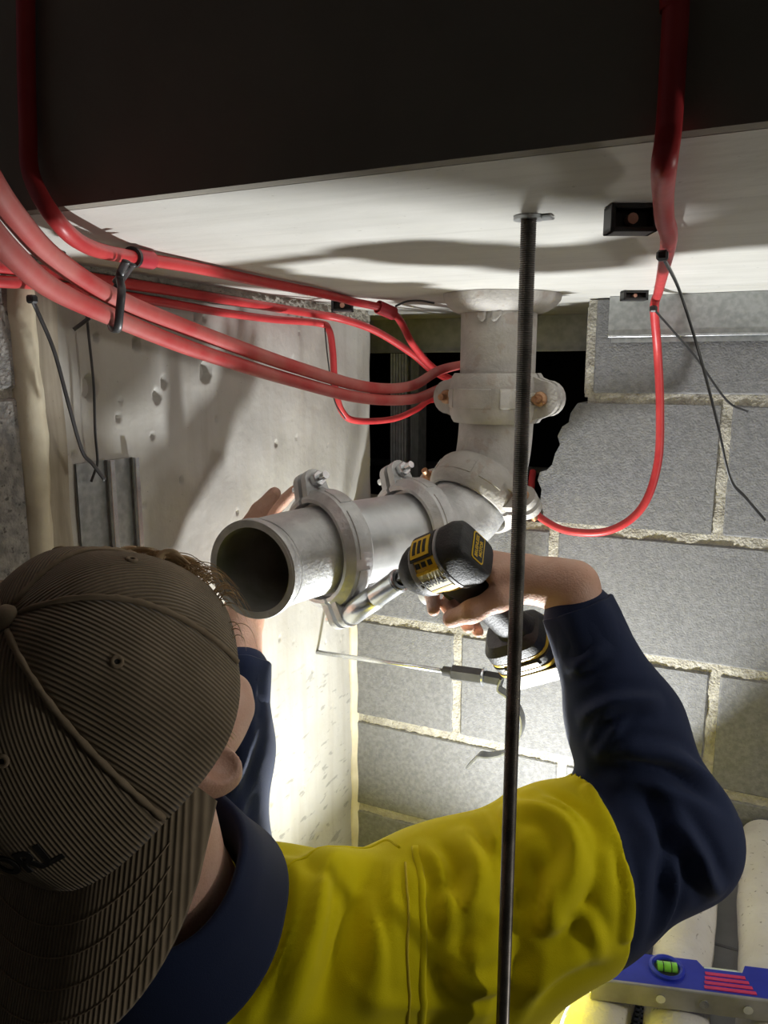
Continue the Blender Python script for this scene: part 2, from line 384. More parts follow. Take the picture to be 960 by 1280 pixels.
def np_mesh(name, V, F, org):
    me = bpy.data.meshes.new(name); V = V-np.array(org)
    me.vertices.add(len(V)); me.vertices.foreach_set('co', V.astype(np.float32).ravel())
    me.loops.add(F.size); me.loops.foreach_set('vertex_index', F.astype(np.int32).ravel())
    me.polygons.add(len(F)); me.polygons.foreach_set('loop_start', np.arange(0, F.size, F.shape[1], dtype=np.int32))
    me.polygons.foreach_set('use_smooth', np.ones(len(F), dtype=bool))
    me.update(calc_edges=True); me.validate(); return me
def np_obj(name, V, F, m, parent):
    me = np_mesh(name, V, F, ORG[parent.name]); me.materials.append(M[m] if isinstance(m, str) else m)
    o = bpy.data.objects.new(name, me); C.objects.link(o); o.parent = parent; ORG[o.name] = ORG[parent.name]; return o
def relax(V, F, it, lam=0.5):
    e = np.concatenate([F[:, [i, (i+1) % 4]] for i in range(4)]); n = len(V)
    deg = np.bincount(e.ravel(), minlength=n).astype(float)[:, None]; deg[deg == 0] = 1
    for _ in range(it):
        s = np.zeros_like(V)
        for c in range(3):
            s[:, c] = np.bincount(e[:, 0], V[e[:, 1], c], n)+np.bincount(e[:, 1], V[e[:, 0], c], n)
        V = V+lam*(s/deg-V)
    return V
def vnorm(V, F):
    n = np.cross(V[F[:, 2]]-V[F[:, 0]], V[F[:, 3]]-V[F[:, 1]]); out = np.zeros_like(V)
    for i in range(4): np.add.at(out, F[:, i], n)
    return out/(np.linalg.norm(out, axis=1)[:, None]+1e-12)

# ================================================================== THE SETTING
ZS = CAM.z+0.115          # underside of the low slab
YB = 0.44                 # face of the slab edge / beam that drops towards the camera
YW = 1.31                 # block wall face
XL = -0.68                # left wall face
def struct(name, v, f, m, smooth=False, label=None, parent=None):
    o = mkobj(name, v, f, m, parent, smooth)
    if parent is None: o['kind'] = 'structure'
    if label: o['label'] = label
    return o
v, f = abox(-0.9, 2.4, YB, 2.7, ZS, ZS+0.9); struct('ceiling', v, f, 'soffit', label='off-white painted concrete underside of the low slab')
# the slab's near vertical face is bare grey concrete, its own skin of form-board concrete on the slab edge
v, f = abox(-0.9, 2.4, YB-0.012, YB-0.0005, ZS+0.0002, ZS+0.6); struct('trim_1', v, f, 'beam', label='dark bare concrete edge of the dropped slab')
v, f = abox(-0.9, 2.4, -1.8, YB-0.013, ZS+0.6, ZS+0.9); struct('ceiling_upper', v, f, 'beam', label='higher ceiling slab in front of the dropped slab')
v, f = abox(-0.9, 2.4, -1.8, 2.7, -0.1, 0.0); struct('floor', v, f, 'floor', label='concrete floor')
v, f = abox(2.25, 2.4, -1.8, 1.5, 0, ZS); struct('wall_right', v, f, 'block', label='grey block side wall')
v, f = abox(-0.9, 2.4, -1.95, -1.8, 0, ZS+0.9); struct('wall_front', v, f, 'block', label='grey block wall')

# --- left wall: concrete column panel with air holes -------------------------------------------------
def grid_face(u, w, fn):
    nu, nw = len(u), len(w); V = [fn(a, b) for a in u for b in w]
    F = [(i*nw+j, (i+1)*nw+j, (i+1)*nw+j+1, i*nw+j+1) for i in range(nu-1) for j in range(nw-1)]
    return V, F
YC0 = onX(70, 430, XL).y
pits = [(121,422,4),(170,430,6),(257,464,9),(205,478,5),(195,495,6),(113,484,10),(148,522,3.5),(92,569,4),(190,545,3),(270,524,2.5),(60,440,3),(180,632,3),(227,600,3),(110,395,3),(340,1005,3),(296,640,2.5),(315,440,3),(345,555,2.5),(245,395,4),(255,398,3)]
pw = []
for px, py, r in pits:
    q = onX(px, py, XL); d = (q-CAM).dot(FH); pw.append((q.y, q.z, r/960*d*1.15))
pw += [(random.uniform(YC0, 1.35), random.uniform(1.2, 2.1), random.uniform(0.0012, 0.003)) for _ in range(70)]
us = np.arange(YC0, 1.395, 0.0030); ws = np.arange(1.05, ZS-0.022, 0.0030)
GY, GZ = np.meshgrid(us, ws, indexing='ij'); GX = np.full_like(GY, XL)
GX += 0.0012*np.sin(GY*37+1.3*np.sin(GZ*9))+0.0006*np.sin(GZ*60+GY*21)
for y0, z0, r in pw:
    dd = np.sqrt(((GY-y0)/0.9)**2+((GZ-z0)/1.25)**2); GX -= 1.7*r*np.sqrt(np.clip(1-(dd/(1.1*r))**2, 0, 1))
GX[-1, :] -= 0.006
nu, nw = GY.shape
V = np.stack([GX, GY, GZ], -1).reshape(-1, 3)
ii, jj = np.meshgrid(np.arange(nu-1), np.arange(nw-1), indexing='ij'); a0 = ii*nw+jj
Fq = np.stack([a0, a0+nw, a0+nw+1, a0+1], -1).reshape(-1, 4)
wl = thing('wall_left', (XL, 1.0, 0), 'pale concrete wall panel pitted with air holes', None); wl['kind'] = 'structure'
np_obj('panel_face', V, Fq, 'column', wl)
v, f = abox(-0.88, XL-0.012, YC0, 1.395, 0, ZS-0.024); mkobj('panel_core', v, f, 'column', wl)
v, f = abox(XL-0.012, XL, YC0, 1.395, 0, 1.05); mkobj('panel_foot', v, f, 'column', wl)
v, f = abox(XL-0.02, XL-0.0012, 1.383, 1.395, 1.05, ZS-0.024, 0.003); mkobj('panel_edge', v, f, 'column', wl)
# rough packing between the panel top and the slab
gv = []; us2 = np.arange(YC0-0.06, 1.395, 0.006)
mb = MB()
mb.add(*grid_face(us2, np.linspace(ZS-0.03, ZS+0.001, 7), lambda y, z: Vector((XL-0.003+random.uniform(-0.004, 0.004), y, z+random.uniform(-0.002, 0.002)))))
o = mb.build('top_packing', 'mortar', wl, True)
# sealant bead and stained strip beside the panel
YS0 = onX(24, 500, XL).y
zs = np.arange(0.9, ZS, 0.012)
def wob(z, s): return 0.0022*math.sin(z*17+s)+0.0013*math.sin(z*43+2*s)+0.0008*math.sin(z*131+3*s)
tm = mkobj('trim_2', *[[Vector((XL+0.004+0.0015*math.sin(z*40)+x, y, z)) for z in zs for x, y in ((-0.03, YC0-0.030+wob(z, 0)), (0.0, YC0-0.030+wob(z, 0)), (0.0, YC0), (-0.03, YC0))],
    [(i*4+k, i*4+(k+1) % 4, i*4+4+(k+1) % 4, i*4+4+k) for i in range(len(zs)-1) for k in range(4)]], 'strip', None, False); tag(tm, 'brown stained strip between the concrete panel and the sealant', kind='structure')
tm = mkobj('trim_3', *[[Vector((XL+x, y, z)) for z in zs for x, y in ((-0.03, YS0-0.006+wob(z, 1.7)), (0.006, YS0+wob(z, 1.7)), (0.013, (YS0+YC0-0.03)/2+wob(z, .9)), (0.007, YC0-0.029+wob(z, 0)), (-0.03, YC0-0.029+wob(z, 0)))],
    [(i*5+k, i*5+(k+1) % 5, i*5+5+(k+1) % 5, i*5+5+k) for i in range(len(zs)-1) for k in range(5)]], 'sealant', None, True); tag(tm, 'wavy beige sealant bead beside the block wall', kind='structure')
wn = thing('wall_near_left', (XL, 0, 0), 'grey block wall at the far left edge', None); wn['kind'] = 'structure'
v, f = abox(-0.88, XL-0.006, -1.8, YS0+0.012, 0, ZS); mkobj('mortar', v, f, 'mortar', wn)
zb = [onX(10, 492, XL).z]
bm0 = None
for lev in range(-5, 2):
    z0 = zb[0]-0.007+0.2*(lev-1)+0.012
    y1 = YS0
    for k in range(4):
        zt = min(z0+0.19, ZS-0.001)
        if zt-z0 < 0.02: break
        y0 = y1-(0.39 if (k or lev % 2) else 0.19)
        v, f = abox(XL-0.15, XL-0.0005, y0, y1, z0, zt, 0.003); mkobj('block', v, f, 'block_side', wn); y1 = y0-0.01

# --- back wall -----------------------------------------------------------------------------------------
beds = [onY(900, y, YW).z for y in (500, 676, 838, 992)]
while beds[-1] > 0.7: beds.append(beds[-1]-0.2)
def XW(px, py): return onY(px, py, YW).x
wb = thing('wall_back', (0, YW, 0), 'grey concrete block wall with a broken hole around the pipe', None); wb['kind'] = 'structure'
HALF = 0.0085
edgeB = [(722,505),(713,517),(711,528),(703,533),(697,545),(700,556),(694,567),(690,581),(683,588),(675,590),(672,600),(677,612),(675,628),(679,640),(678,655)]
def hole(x, z):
    if x < XL or z < beds[1]+0.004: return False
    if z > beds[0]: return x < XW(731, 450)
    zz = [onY(*e, YW).z for e in edgeB]; xx = [onY(*e, YW).x for e in edgeB]
    return x < np.interp(z, zz[::-1], xx[::-1])+0.014
us = np.arange(XL, 0.96, 0.0052); ws = np.arange(0.75, ZS, 0.0052)
GXw, GZw = np.meshgrid(us, ws, indexing='ij')
GYw = YW+0.0035+0.0035*(np.random.rand(*GXw.shape)-0.5)+0.002*np.sin(GXw*70)*np.sin(GZw*90)
V = np.stack([GXw, GYw, GZw], -1).reshape(-1, 3); nu, nw = GXw.shape
ii, jj = np.meshgrid(np.arange(nu-1), np.arange(nw-1), indexing='ij'); a0 = ii*nw+jj
keep = np.array([[not hole(us[i]+0.0026, ws[j]+0.0026) for j in range(nw-1)] for i in range(nu-1)])
Fq = np.stack([a0, a0+1, a0+nw+1, a0+nw], -1)[keep]
np_obj('mortar', V, Fq, 'mortar', wb)
v, f = abox(-0.9, 0.96, YW+0.02, YW+0.19, 0, beds[1]); mkobj('core', v, f, 'mortar', wb)
xh = XW(700, 560); v, f = abox(XW(745, 450), 0.96, YW+0.02, YW+0.188, beds[1], ZS); mkobj('core', v, f, 'mortar', wb)
v, f = abox(-0.9, 0.96, YW, YW+0.02, 0, 0.75); mkobj('core_foot', v, f, 'block', wb)
v, f = abox(0.96, 2.4, YW, YW+0.19, 0, ZS); mkobj('far_end', v, f, 'block', wb)
# mortar bits left on the top of the broken course and the ragged end of the top course
mb = MB()
for k in range(26):
    x = random.uniform(XL+0.05, XW(690, 650)); r = random.uniform(0.004, 0.010)
    mb.add(*box((x, YW+random.uniform(0.02, 0.15), beds[1]+0.002), X1, Y1, Z1, r*2, r*2, r, r*0.3))
mb.build('mortar_crumbs', 'mortar', wb)
v, f = abox(XW(731, 450), XW(744, 450), YW+0.004, YW+0.17, beds[0]+0.004, ZS-0.01, 0.004); mkobj('mortar_end', v, f, 'mortar', wb)
rowsz = [(beds[0]+HALF, ZS-0.002)]+[(beds[i+1]+HALF, beds[i]-HALF) for i in range(len(beds)-1)]
starts = [[XW(743, 450), XW(743, 450)+0.62], [None, XW(903, 580)], [XL+0.004, XW(690, 720)], [XL+0.004, XW(571, 850), XW(889, 900)], [XL+0.004, XW(700, 1000)], [XL+0.004, XW(600, 1100)]]
yd = YW+0.085
for r, (z0, z1) in enumerate(rowsz):
    hs = starts[r] if r < len(starts) else starts[3+(r % 2)]
    xs = list(hs)
    while xs[-1] < 0.9: xs.append(xs[-1]+0.4)
    for a, b in zip(xs[:-1], xs[1:]):
        if a is None:
            zz = [onY(*e, YW) for e in edgeB]
            pl = [Vector((q.x, YW, min(max(q.z, z0), z1))) for q in zz]
            pl[0].z = z1; pl[-1].z = z0
            pl += [Vector((b-HALF, YW, z0)), Vector((b-HALF, YW, z1))]
            v, f = prism(pl, (0, 0.17, 0)); mkobj('block', v, f, 'block', wb); continue
        x0 = a if (a == xs[0]) else a+HALF
        v, f = abox(x0, b-HALF, YW-random.uniform(0.0, 0.0015), yd, z0, z1, 0.0025); mkobj('block', v, f, 'block', wb)
# beige grout line in the corner between panel and blocks
zs = np.arange(0.9, beds[1], 0.01)
tm = mkobj('trim_4', *[[Vector((XL+x, YW+y, z)) for z in zs for x, y in ((-0.002, 0.01), (-0.002, -0.016+0.001*math.sin(z*47)), (0.004+0.0008*math.sin(z*50), -0.006), (0.010+0.0012*math.sin(z*61), 0.0), (0.012, 0.01))],
    [(i*5+k, i*5+(k+1) % 5, i*5+5+(k+1) % 5, i*5+5+k) for i in range(len(zs)-1) for k in range(5)]], 'sealant', None, True); tag(tm, 'beige grout line in the corner of panel and block wall', kind='structure')
# --- cavity behind the hole, its shade painted as near-black surfaces ----------------------------------------------------------------------
v, f = abox(-1.6, 2.4, 2.62, 2.7, 0, ZS); struct('wall_cavity_back', v, f, 'void_shade', label='wall deep in the cavity behind the hole, in painted shade')
v, f = abox(-1.7, -1.6, 1.2, 2.62, 0, ZS+0.3); struct('wall_cavity_left', v, f, 'void_shade', label='side of the cavity behind the hole, in painted shade')
v, f = abox(-1.6, -0.9, 1.2, 2.7, ZS, ZS+0.3); struct('ceiling_cavity', v, f, 'void_shade', label='slab over the cavity, in painted shade')
v, f = abox(-1.6, -0.88, 1.2, 1.28, 0, ZS); struct('wall_cavity_front', v, f, 'void_shade', label='back of the side wall, in painted shade')
v, f = abox(-1.6, 2.4, 1.505, 2.62, 1.3, 1.32); struct('floor_cavity', v, f, 'void_shade', label='floor of the cavity, in painted shade')
YT = 1.66
def stud(name, px0, px1, label):
    x0, x1 = onY(px0, 520, YT).x, onY(px1, 520, YT).x; mb = MB(); n = 6
    pts = []
    for k in range(n*2+1): pts.append(Vector((x0+(x1-x0)*k/(n*2), YT+(0.003 if k % 2 else 0), 1.32)))
    pts += [Vector((x1, YT+0.05, 1.32)), Vector((x0, YT+0.05, 1.32))]
    mb.add(*prism(pts, (0, 0, onY(520, 441, YT).z-0.001-1.32))); o = mb.build(name, 'stud_dark'); tag(o, label, 'stud')
stud('steel_stud', 488, 509, 'ribbed grey steel stud in the dark hole, nearest the concrete panel')
stud('steel_stud', 513, 523, 'narrow dark steel stud in the hole, beside the ribbed stud')
z0, z1 = onY(520, 441, YT).z, onY(520, 405, YT).z
mb = MB(); mb.add(*abox(-0.95, 0.3, YT-0.004, YT, z0, ZS-0.0005)); mb.add(*abox(-0.95, 0.3, YT, YT+0.06, ZS-0.004, ZS-0.0005)); mb.add(*abox(-0.95, 0.3, YT-0.012, YT-0.004, z0, z0+0.004))
tag(mb.build('ceiling_track', 'stud_dark'), 'horizontal grey steel track across the top of the dark hole', 'track')
tag(mkobj('conduit', *tube([Vector((-1.6, 2.1, onY(600, 585, 2.1).z)), Vector((2.4, 2.1, onY(600, 585, 2.1).z))], 0.012, 10), 'stud_dark', None, True), 'thin grey conduit running level deep in the hole', 'conduit')

# --- deflection head: galvanised channel at the top of the block wall ---------------------------------
x0 = XW(764, 400); zc0, zc1 = onY(860, 427, YW-0.02).z, ZS-0.0006
ch = thing('steel_channel', ((x0+0.9)/2, YW, zc0), 'galvanised steel channel under the slab at the top of the block wall', 'channel')
v, f = abox(x0, 0.95, YW-0.024, YW-0.022, zc0+0.010, zc1); mkobj('front_flange', v, f, 'sheet', ch)
v, f = abox(x0, 0.95, YW-0.0225, YW-0.0015, zc1-0.002, zc1); mkobj('web', v, f, 'sheet', ch)
v, f = abox(x0+0.004, 0.95, YW-0.017, YW-0.015, zc0, zc0+0.014); mkobj('lower_lip', v, f, 'sheet', ch)
v, f = abox(x0, 0.95, YW-0.027, YW-0.022, zc0+0.008, zc0+0.011, 0.0008); mkobj('rolled_edge', v, f, 'zinc', ch)

# ================================================================== PIPEWORK
RP = 0.0585
pv = L(0.178, 1.225, 0)                        # vertical pipe axis
HD = Vector((0, 0, 0))
c1 = P(408, 686, 0.995); rimc = P(315, 717, 0.90)
zrun = c1.z
hdir = (Vector((pv.x, pv.y, 0))-Vector((c1.x, c1.y, 0))).normalized()
sp = (Vector((pv.x, pv.y, 0))-Vector((c1.x, c1.y, 0))).length
AX = pv.copy(); AX.z = zrun
c2 = c1+hdir*(sp-0.182)
perp = (hdir.cross(ZZ)).normalized()                # to the right of the run
cA = AX-hdir*0.085                              # first 45 degree corner
cB = Vector((pv.x, pv.y, zrun+0.085))
d45 = (cB-cA).normalized()
c3 = cA.lerp(cB, 0.51)
c4v = P(612, 497, 1.225).z; c4p = Vector((pv.x, pv.y, c4v))

def pipe_shell(name, path, ro, ri, m, label, shoulders=(0, 0), cat='pipe', tans=None):
    """open tube along a path with a rim ring at the ends"""
    mb = MB(); n = 48
    v1, f1 = tube(path, ro, n, cap=False, tans=tans); mb.add(v1, f1)
    v2, f2 = tube(path, ri, n, cap=False, tans=tans); k = len(mb.v); mb.add(v2, [tuple(reversed(q)) for q in f2])
    last = (len(path)-1)*n
    for b in (0, last):
        q = [(b+i, b+(i+1) % n, k+b+(i+1) % n, k+b+i) for i in range(n)]
        mb.f += [tuple(reversed(x)) for x in q] if b == 0 else q
    org = Vector(path[0])
    t = thing(name, org, label, cat); ORG[t.name] = org
    b = mb.build('wall', m, t, 40)
    b.data.materials.append(M['pipe_in'])
    nf1 = len(f1); nf2 = len(f2)
    for i in range(nf1, nf1+nf2): b.data.polygons[i].material_index = 1
    for end, (w, h) in enumerate(shoulders):
        if not w: continue
        p = Vector(path[0] if end == 0 else path[-1]); ax = (Vector(path[1])-p) if end == 0 else (Vector(path[-2])-p); ax.normalize()
        if tans: ax = tans[0].normalized() if end == 0 else -tans[-1].normalized()
        v, f = lathe([(0.0, ro-0.001), (0.0, ro+h*0.8), (w*0.15, ro+h), (w*0.85, ro+h), (w, ro+h*0.7), (w, ro-0.001)], p-ax*0.0004, ax, seg=64, closed_prof=True)
        mkobj('shoulder', v, f, m, t, 35)
    return t
# short cast bend with the open end
rd = (RT*0.42+FH*0.905).normalized()          # bore direction at the open end
bend = []
p0 = rimc.copy(); p0.z = zrun-0.004; p3 = c1-hdir*0.001
for t in [0, 0.003]+[i/14 for i in range(1, 14)]+[0.997, 1]:
    b1 = p0+rd*0.045; b2 = p3-hdir*0.045
    bend.append(p0*(1-t)**3+b1*3*t*(1-t)**2+b2*3*t*t*(1-t)+p3*t**3)
ob = pipe_shell('pipe_bend', bend, RP, RP-0.006, 'cast', 'open-ended grey cast pipe bend, its dark mouth towards the cap', ((0.012, 0.0035), (0.008, 0.005)), 'pipe fitting')
v, f = lathe([(0.018, RP-0.0005), (0.018, RP+0.0018), (0.021, RP+0.002), (0.0225, RP-0.0005)], p0, rd, seg=64, closed_prof=True); mkobj('end_groove', v, f, 'cast', ob, 35)
pipe_shell('pipe', [c1+hdir*0.001, c1.lerp(c2, .33), c1.lerp(c2, .66), c2-hdir*0.001], RP, RP-0.005, 'galv', 'smooth short galvanised pipe between two couplings', ((0.008, 0.005), (0.008, 0.005)))
def arc_bend(p_in, corner, p_out, n=14):
    ts = [i/n for i in range(n+1)]; u0 = (corner-p_in).normalized(); u1 = (p_out-corner).normalized(); st = 0.020
    a, b = p_in+u0*st, p_out-u1*st                 # straight spigots under the couplings
    return [p_in]+[a*(1-t)**2+corner*2*t*(1-t)+b*t*t for t in ts]+[p_out], [u0]+[((corner-a)*(1-t)+(b-corner)*t) for t in ts]+[u1]
pa_, ta_ = arc_bend(c2+hdir*0.001, cA, c3-d45*0.001)
pipe_shell('pipe_elbow', pa_, RP, RP-0.006, 'cast', 'grey cast pipe elbow behind the impact driver', ((0.008, 0.005), (0.008, 0.005)), 'pipe fitting', ta_)
pa_, ta_ = arc_bend(c3+d45*0.001, cB, c4p-Z1*0.001)
pipe_shell('pipe_elbow', pa_, RP, RP-0.006, 'dusty', 'dusty cast pipe elbow below the vertical pipe', ((0.008, 0.005), (0.008, 0.005)), 'pipe fitting', ta_)
pipe_shell('pipe', [c4p+Z1*0.001, c4p+Z1*0.03, c4p+Z1*0.06, Vector((pv.x, pv.y, ZS-0.001))], RP, RP-0.005, 'dusty', 'vertical dusty drain pipe dropping out of the slab', ((0.008, 0.005), (0, 0)))
# mortar collar where it leaves the slab
mb = MB(); n = 56; rows = [(0.0, 0.088), (-0.010, 0.086), (-0.018, 0.080), (-0.025, 0.071), (-0.028, 0.064), (-0.028, 0.0592)]
for i in range(n):
    a = 2*math.pi*i/n; w = 1+0.12*math.sin(3*a+1)+0.08*math.sin(7*a)+random.uniform(-.03, .03)
    for j, (dz, r) in enumerate(rows):
        rr = RP+0.0007+(r-RP)*(w if j < 5 else 0.02); mb.v.append(Vector((pv.x+rr*math.cos(a), pv.y+rr*math.sin(a), ZS-0.0005+dz*(0.85+0.15*w))))
for i in range(n):
    for j in range(len(rows)-1):
        i2 = (i+1) % n; k = len(rows); mb.f.append((i*k+j, i2*k+j, i2*k+j+1, i*k+j+1))
pk = mb.build('pipe_collar', 'dusty', None, True); tag(pk, 'rough mortar collar around the vertical pipe under the slab', 'collar')
for px, sgn in ((598, -1), (620, 1)):
    q = P(px, 407, 1.165); mb = MB()
    for k in range(5):
        for j in range(5):
            a = math.atan2(q.y-pv.y, q.x-pv.x)+(j-2)*0.06; rr = RP+0.0035+0.003*(k/4)+0.001*(j % 2)
            mb.v.append(Vector((pv.x+rr*math.cos(a), pv.y+rr*math.sin(a), ZS-0.028-0.018*k/4*(1-0.25*abs(j-2+sgn*0.6)))))
    for k in range(4):
        for j in range(4): mb.f.append((k*5+j, k*5+j+1, k*5+6+j, k*5+5+j))
    o = mb.build('torn_flap', 'dusty', None, True); md = o.modifiers.new('s', 'SOLIDIFY'); md.thickness = 0.0012
    o.parent = pk; o.location = o.location-pk.location; tag(o)

def coupling(name, c, ax, ear, m, boltm, label, w=0.046, oct_=False, ear_len=0.03, bolts=(1, -1), emb=True, tk=1.0):
    """two half rings with bolted ears; ear = direction of one pair of ears"""
    a, e1, e2 = frame(ax, ear); t = thing(name, c, label, 'pipe coupling')
    R0 = RP+0.0058
    prof = [(-w/2, R0), (-w/2, R0+0.005*tk), (-w/2+0.006, R0+0.011*tk), (-w*0.30, R0+0.0145*tk), (-w*0.14, R0+0.0155*tk), (w*0.14, R0+0.0155*tk), (w*0.30, R0+0.0145*tk), (w/2-0.006, R0+0.011*tk), (w/2, R0+0.005*tk), (w/2, R0)]
    seg = 10 if oct_ else 28
    for sd in (0, 1):
        mb = MB(); g = 0.045
        v, f = lathe(prof, c, a, e1, seg=seg, a0=sd*math.pi+g, a1=(sd+1)*math.pi-g, closed_prof=True); mb.add(v, f)
        sgn = 1 if sd == 0 else -1
        for es in (1, -1):                       # ears on this half: rounded lug plates
            pl = []; n = 10; thick = 0.011
            for k in range(n+1):
                an = -math.pi/2+math.pi*k/n
                pl.append(c+e1*es*(R0+0.012+ear_len*0.5+math.cos(an)*w*0.36)+a*(math.sin(an)*w*0.36)+e2*sgn*0.004)
            pl.append(c+e1*es*(R0+0.001)+a*w*0.45+e2*sgn*0.004); pl.append(c+e1*es*(R0+0.001)-a*w*0.45+e2*sgn*0.004)
            mb.add(*prism(pl, e2*sgn*thick))
            # web from ear to ring
            mb.add(*prism([c+e1*es*(R0+0.004)+e2*sgn*0.014, c+e1*es*(R0+0.018)+e2*sgn*0.014, c+e1*es*(R0*0.86)+e2*sgn*0.052], a*0.009))
        h = mb.build('half_ring', m, t, 38)
        if emb:                                  # raised bands cast into the ring
            for kk, (fa, fb) in enumerate(((0.16, 0.30), (0.36, 0.62), (0.68, 0.84))):
                b0 = sd*math.pi+fa*math.pi; b1 = sd*math.pi+fb*math.pi
                v, f = lathe([(-w*0.20, R0+0.0145*tk), (-w*0.18, R0+0.0150*tk+0.0016), (w*0.18, R0+0.0150*tk+0.0016), (w*0.20, R0+0.0145*tk)], c, a, e1, seg=8, a0=b0, a1=b1, closed_prof=True)
                mkobj('raised_pad', v, f, m, h)
    for es in bolts:
        bc = c+e1*es*(R0+0.012+ear_len*0.5)
        v, f = tube([bc-e2*0.036, bc+e2*0.040], 0.0052, 12); b = mkobj('bolt', v, f, boltm, t, 40)
        v, f = hexnut(bc+e2*0.021, e2, 0.0105, 0.010, e1); mkobj('nut', v, f, boltm, b)
        v, f = lathe([(-0.004, 0.0001), (-0.003, 0.008), (0.0, 0.011), (0.0045, 0.0115), (0.0045, 0.0001)], bc-e2*0.0205, e2, seg=16); mkobj('bolt_head', v, f, boltm, b, 30)
    return t, a, e1, e2, R0
rside = RT.copy()
K1 = coupling('pipe_coupling', c1, hdir, ZZ-perp*0.42, 'cast', 'zinc', 'shiny bolted pipe coupling next to the open end', w=0.045)
K2 = coupling('pipe_coupling', c2, hdir, ZZ-perp*0.5, 'cast', 'zinc', 'rough grey pipe coupling hidden partly by the impact driver', bolts=(1,))
K3 = coupling('pipe_coupling', c3, d45, RT*0.7-FH*0.62, 'dusty', 'rust', 'tilted pipe coupling with a rusty bolt above the impact driver', w=0.058, oct_=False, tk=0.8)
K4 = coupling('pipe_coupling', c4p, ZZ, RT*0.8-FH*0.6, 'dusty', 'rust', 'uppermost pipe coupling, level, with copper-coloured bolts', w=0.076, oct_=True, ear_len=0.012, tk=0.65)

# ================================================================== CABLES, CLIPS, ROD
def clear_wall(pts, r):
    out = []
    for p in pts:
        p = Vector(p)
        if p.y < 1.41 and p.x < XL+r+0.006:
            k = (XL+r+0.006-CAM.x)/(p.x-CAM.x); p = CAM+(p-CAM)*k
        if p.y > YB-0.02 and p.z > ZS-r-0.0015: p.z = ZS-r-0.0015
        out.append(p)
    return out
def cable(pts, r, m, label, n=10, seg=12, name='red_cable'):
    pts = clear_wall(pts, r)
    v, f = tube(cr(pts, n), r, seg); return tag(mkobj(name, v, f, m, None, True), label, 'cable')
RC = 0.0062
def sof(px, py, r=RC): return onZ(px, py, ZS-r-0.0008)
def bf(px, py, r=RC): return onY(px, py, YB-0.014-r)
a_pts = [Vector((bf(30, -90).x, bf(30, -90).y, ZS+0.599)), Vector((bf(30, -90).x, bf(30, -90).y, ZS+0.42)), bf(30, -90), bf(32, 0), bf(33, 90), bf(35, 160), bf(45, 218)+Vector((0, -0.004, -0.002)), P(72, 277, 0.565), P(112, 309, 0.63), sof(168, 322, 0.0105), sof(240, 333), sof(320, 350), sof(400, 366), sof(440, 376)]
q = a_pts[-1]
a_pts += [P(492, 392, 1.30), P(517, 432, 1.40), P(545, 462, 1.46), P(585, 480, 1.52), P(640, 470, 1.58)]
for i in range(8, 14):
    if a_pts[i].z > ZS-RC-0.001: a_pts[i].z = ZS-RC-0.001
ca = cable(a_pts, RC, 'red', 'red cable turning off the dark slab edge and running under the slab')
for i, (t0, t1) in enumerate(((0.885, 0.895), (0.905, 0.918))):
    pass
def riser(p): p = Vector(p); return [Vector((p.x-0.10, p.y-0.03, ZS+0.599)), Vector((p.x-0.09, p.y-0.03, ZS+0.40)), p+Vector((-0.045, -0.015, 0.14))]
cable(riser(P(-70, 120, 0.40))+[P(-70, 120, 0.40), P(-25, 205, 0.45), P(18, 270, 0.51), P(70, 325, 0.59), P(148, 374, 0.70), P(250, 416, 0.84), P(370, 459, 1.00), P(460, 484, 1.15), P(515, 482, 1.27), P(552, 462, 1.38), P(600, 452, 1.5)], 0.0082, 'red_dusty', 'upper of the two thick sagging red cables tied together')
cable(riser(P(-80, 200, 0.40)+Vector((0, -0.018, 0)))+[P(-80, 200, 0.40), P(-30, 265, 0.45), P(15, 318, 0.51), P(66, 361, 0.585), P(140, 396, 0.695), P(245, 438, 0.835), P(360, 474, 0.995), P(450, 497, 1.13), P(515, 499, 1.25), P(556, 484, 1.35), P(600, 472, 1.45)], 0.0082, 'red_dusty', 'lower of the two thick sagging red cables tied together')
cable([Vector((XL+0.014, -1.79, ZS-0.03)), Vector((XL+0.014, -0.6, ZS-0.03)), Vector((XL+0.014, 0.15, ZS-0.028)), P(-30, 330, 0.70), P(20, 336, 0.78), P(60, 340, 0.86), P(120, 349, 0.93), P(200, 361, 1.02), P(290, 376, 1.15), P(390, 392, 1.32), P(428, 399, 1.36), P(470, 414, 1.40), P(515, 442, 1.45), P(545, 466, 1.49), P(600, 492, 1.56)], 0.0066, 'red', 'red cable behind, clipped at the panel top and sloping into the hole')
cable([Vector((XL+0.013, -1.79, ZS-0.05)), Vector((XL+0.013, -0.6, ZS-0.05)), Vector((XL+0.013, 0.15, ZS-0.048)), P(-30, 350, 0.70), P(20, 353, 0.77), P(70, 358, 0.84), P(130, 366, 0.92), P(210, 379, 1.02), P(280, 391, 1.12), P(340, 399, 1.20), P(398, 404, 1.27), P(411, 412, 1.27), P(416, 440, 1.27), P(419, 485, 1.27), P(428, 515, 1.28), P(446, 526, 1.31), P(490, 524, 1.38), P(520, 512, 1.43), P(540, 500, 1.48), P(570, 505, 1.56)], 0.0056, 'red', 'thin red cable dropping in a loop beside the hole')
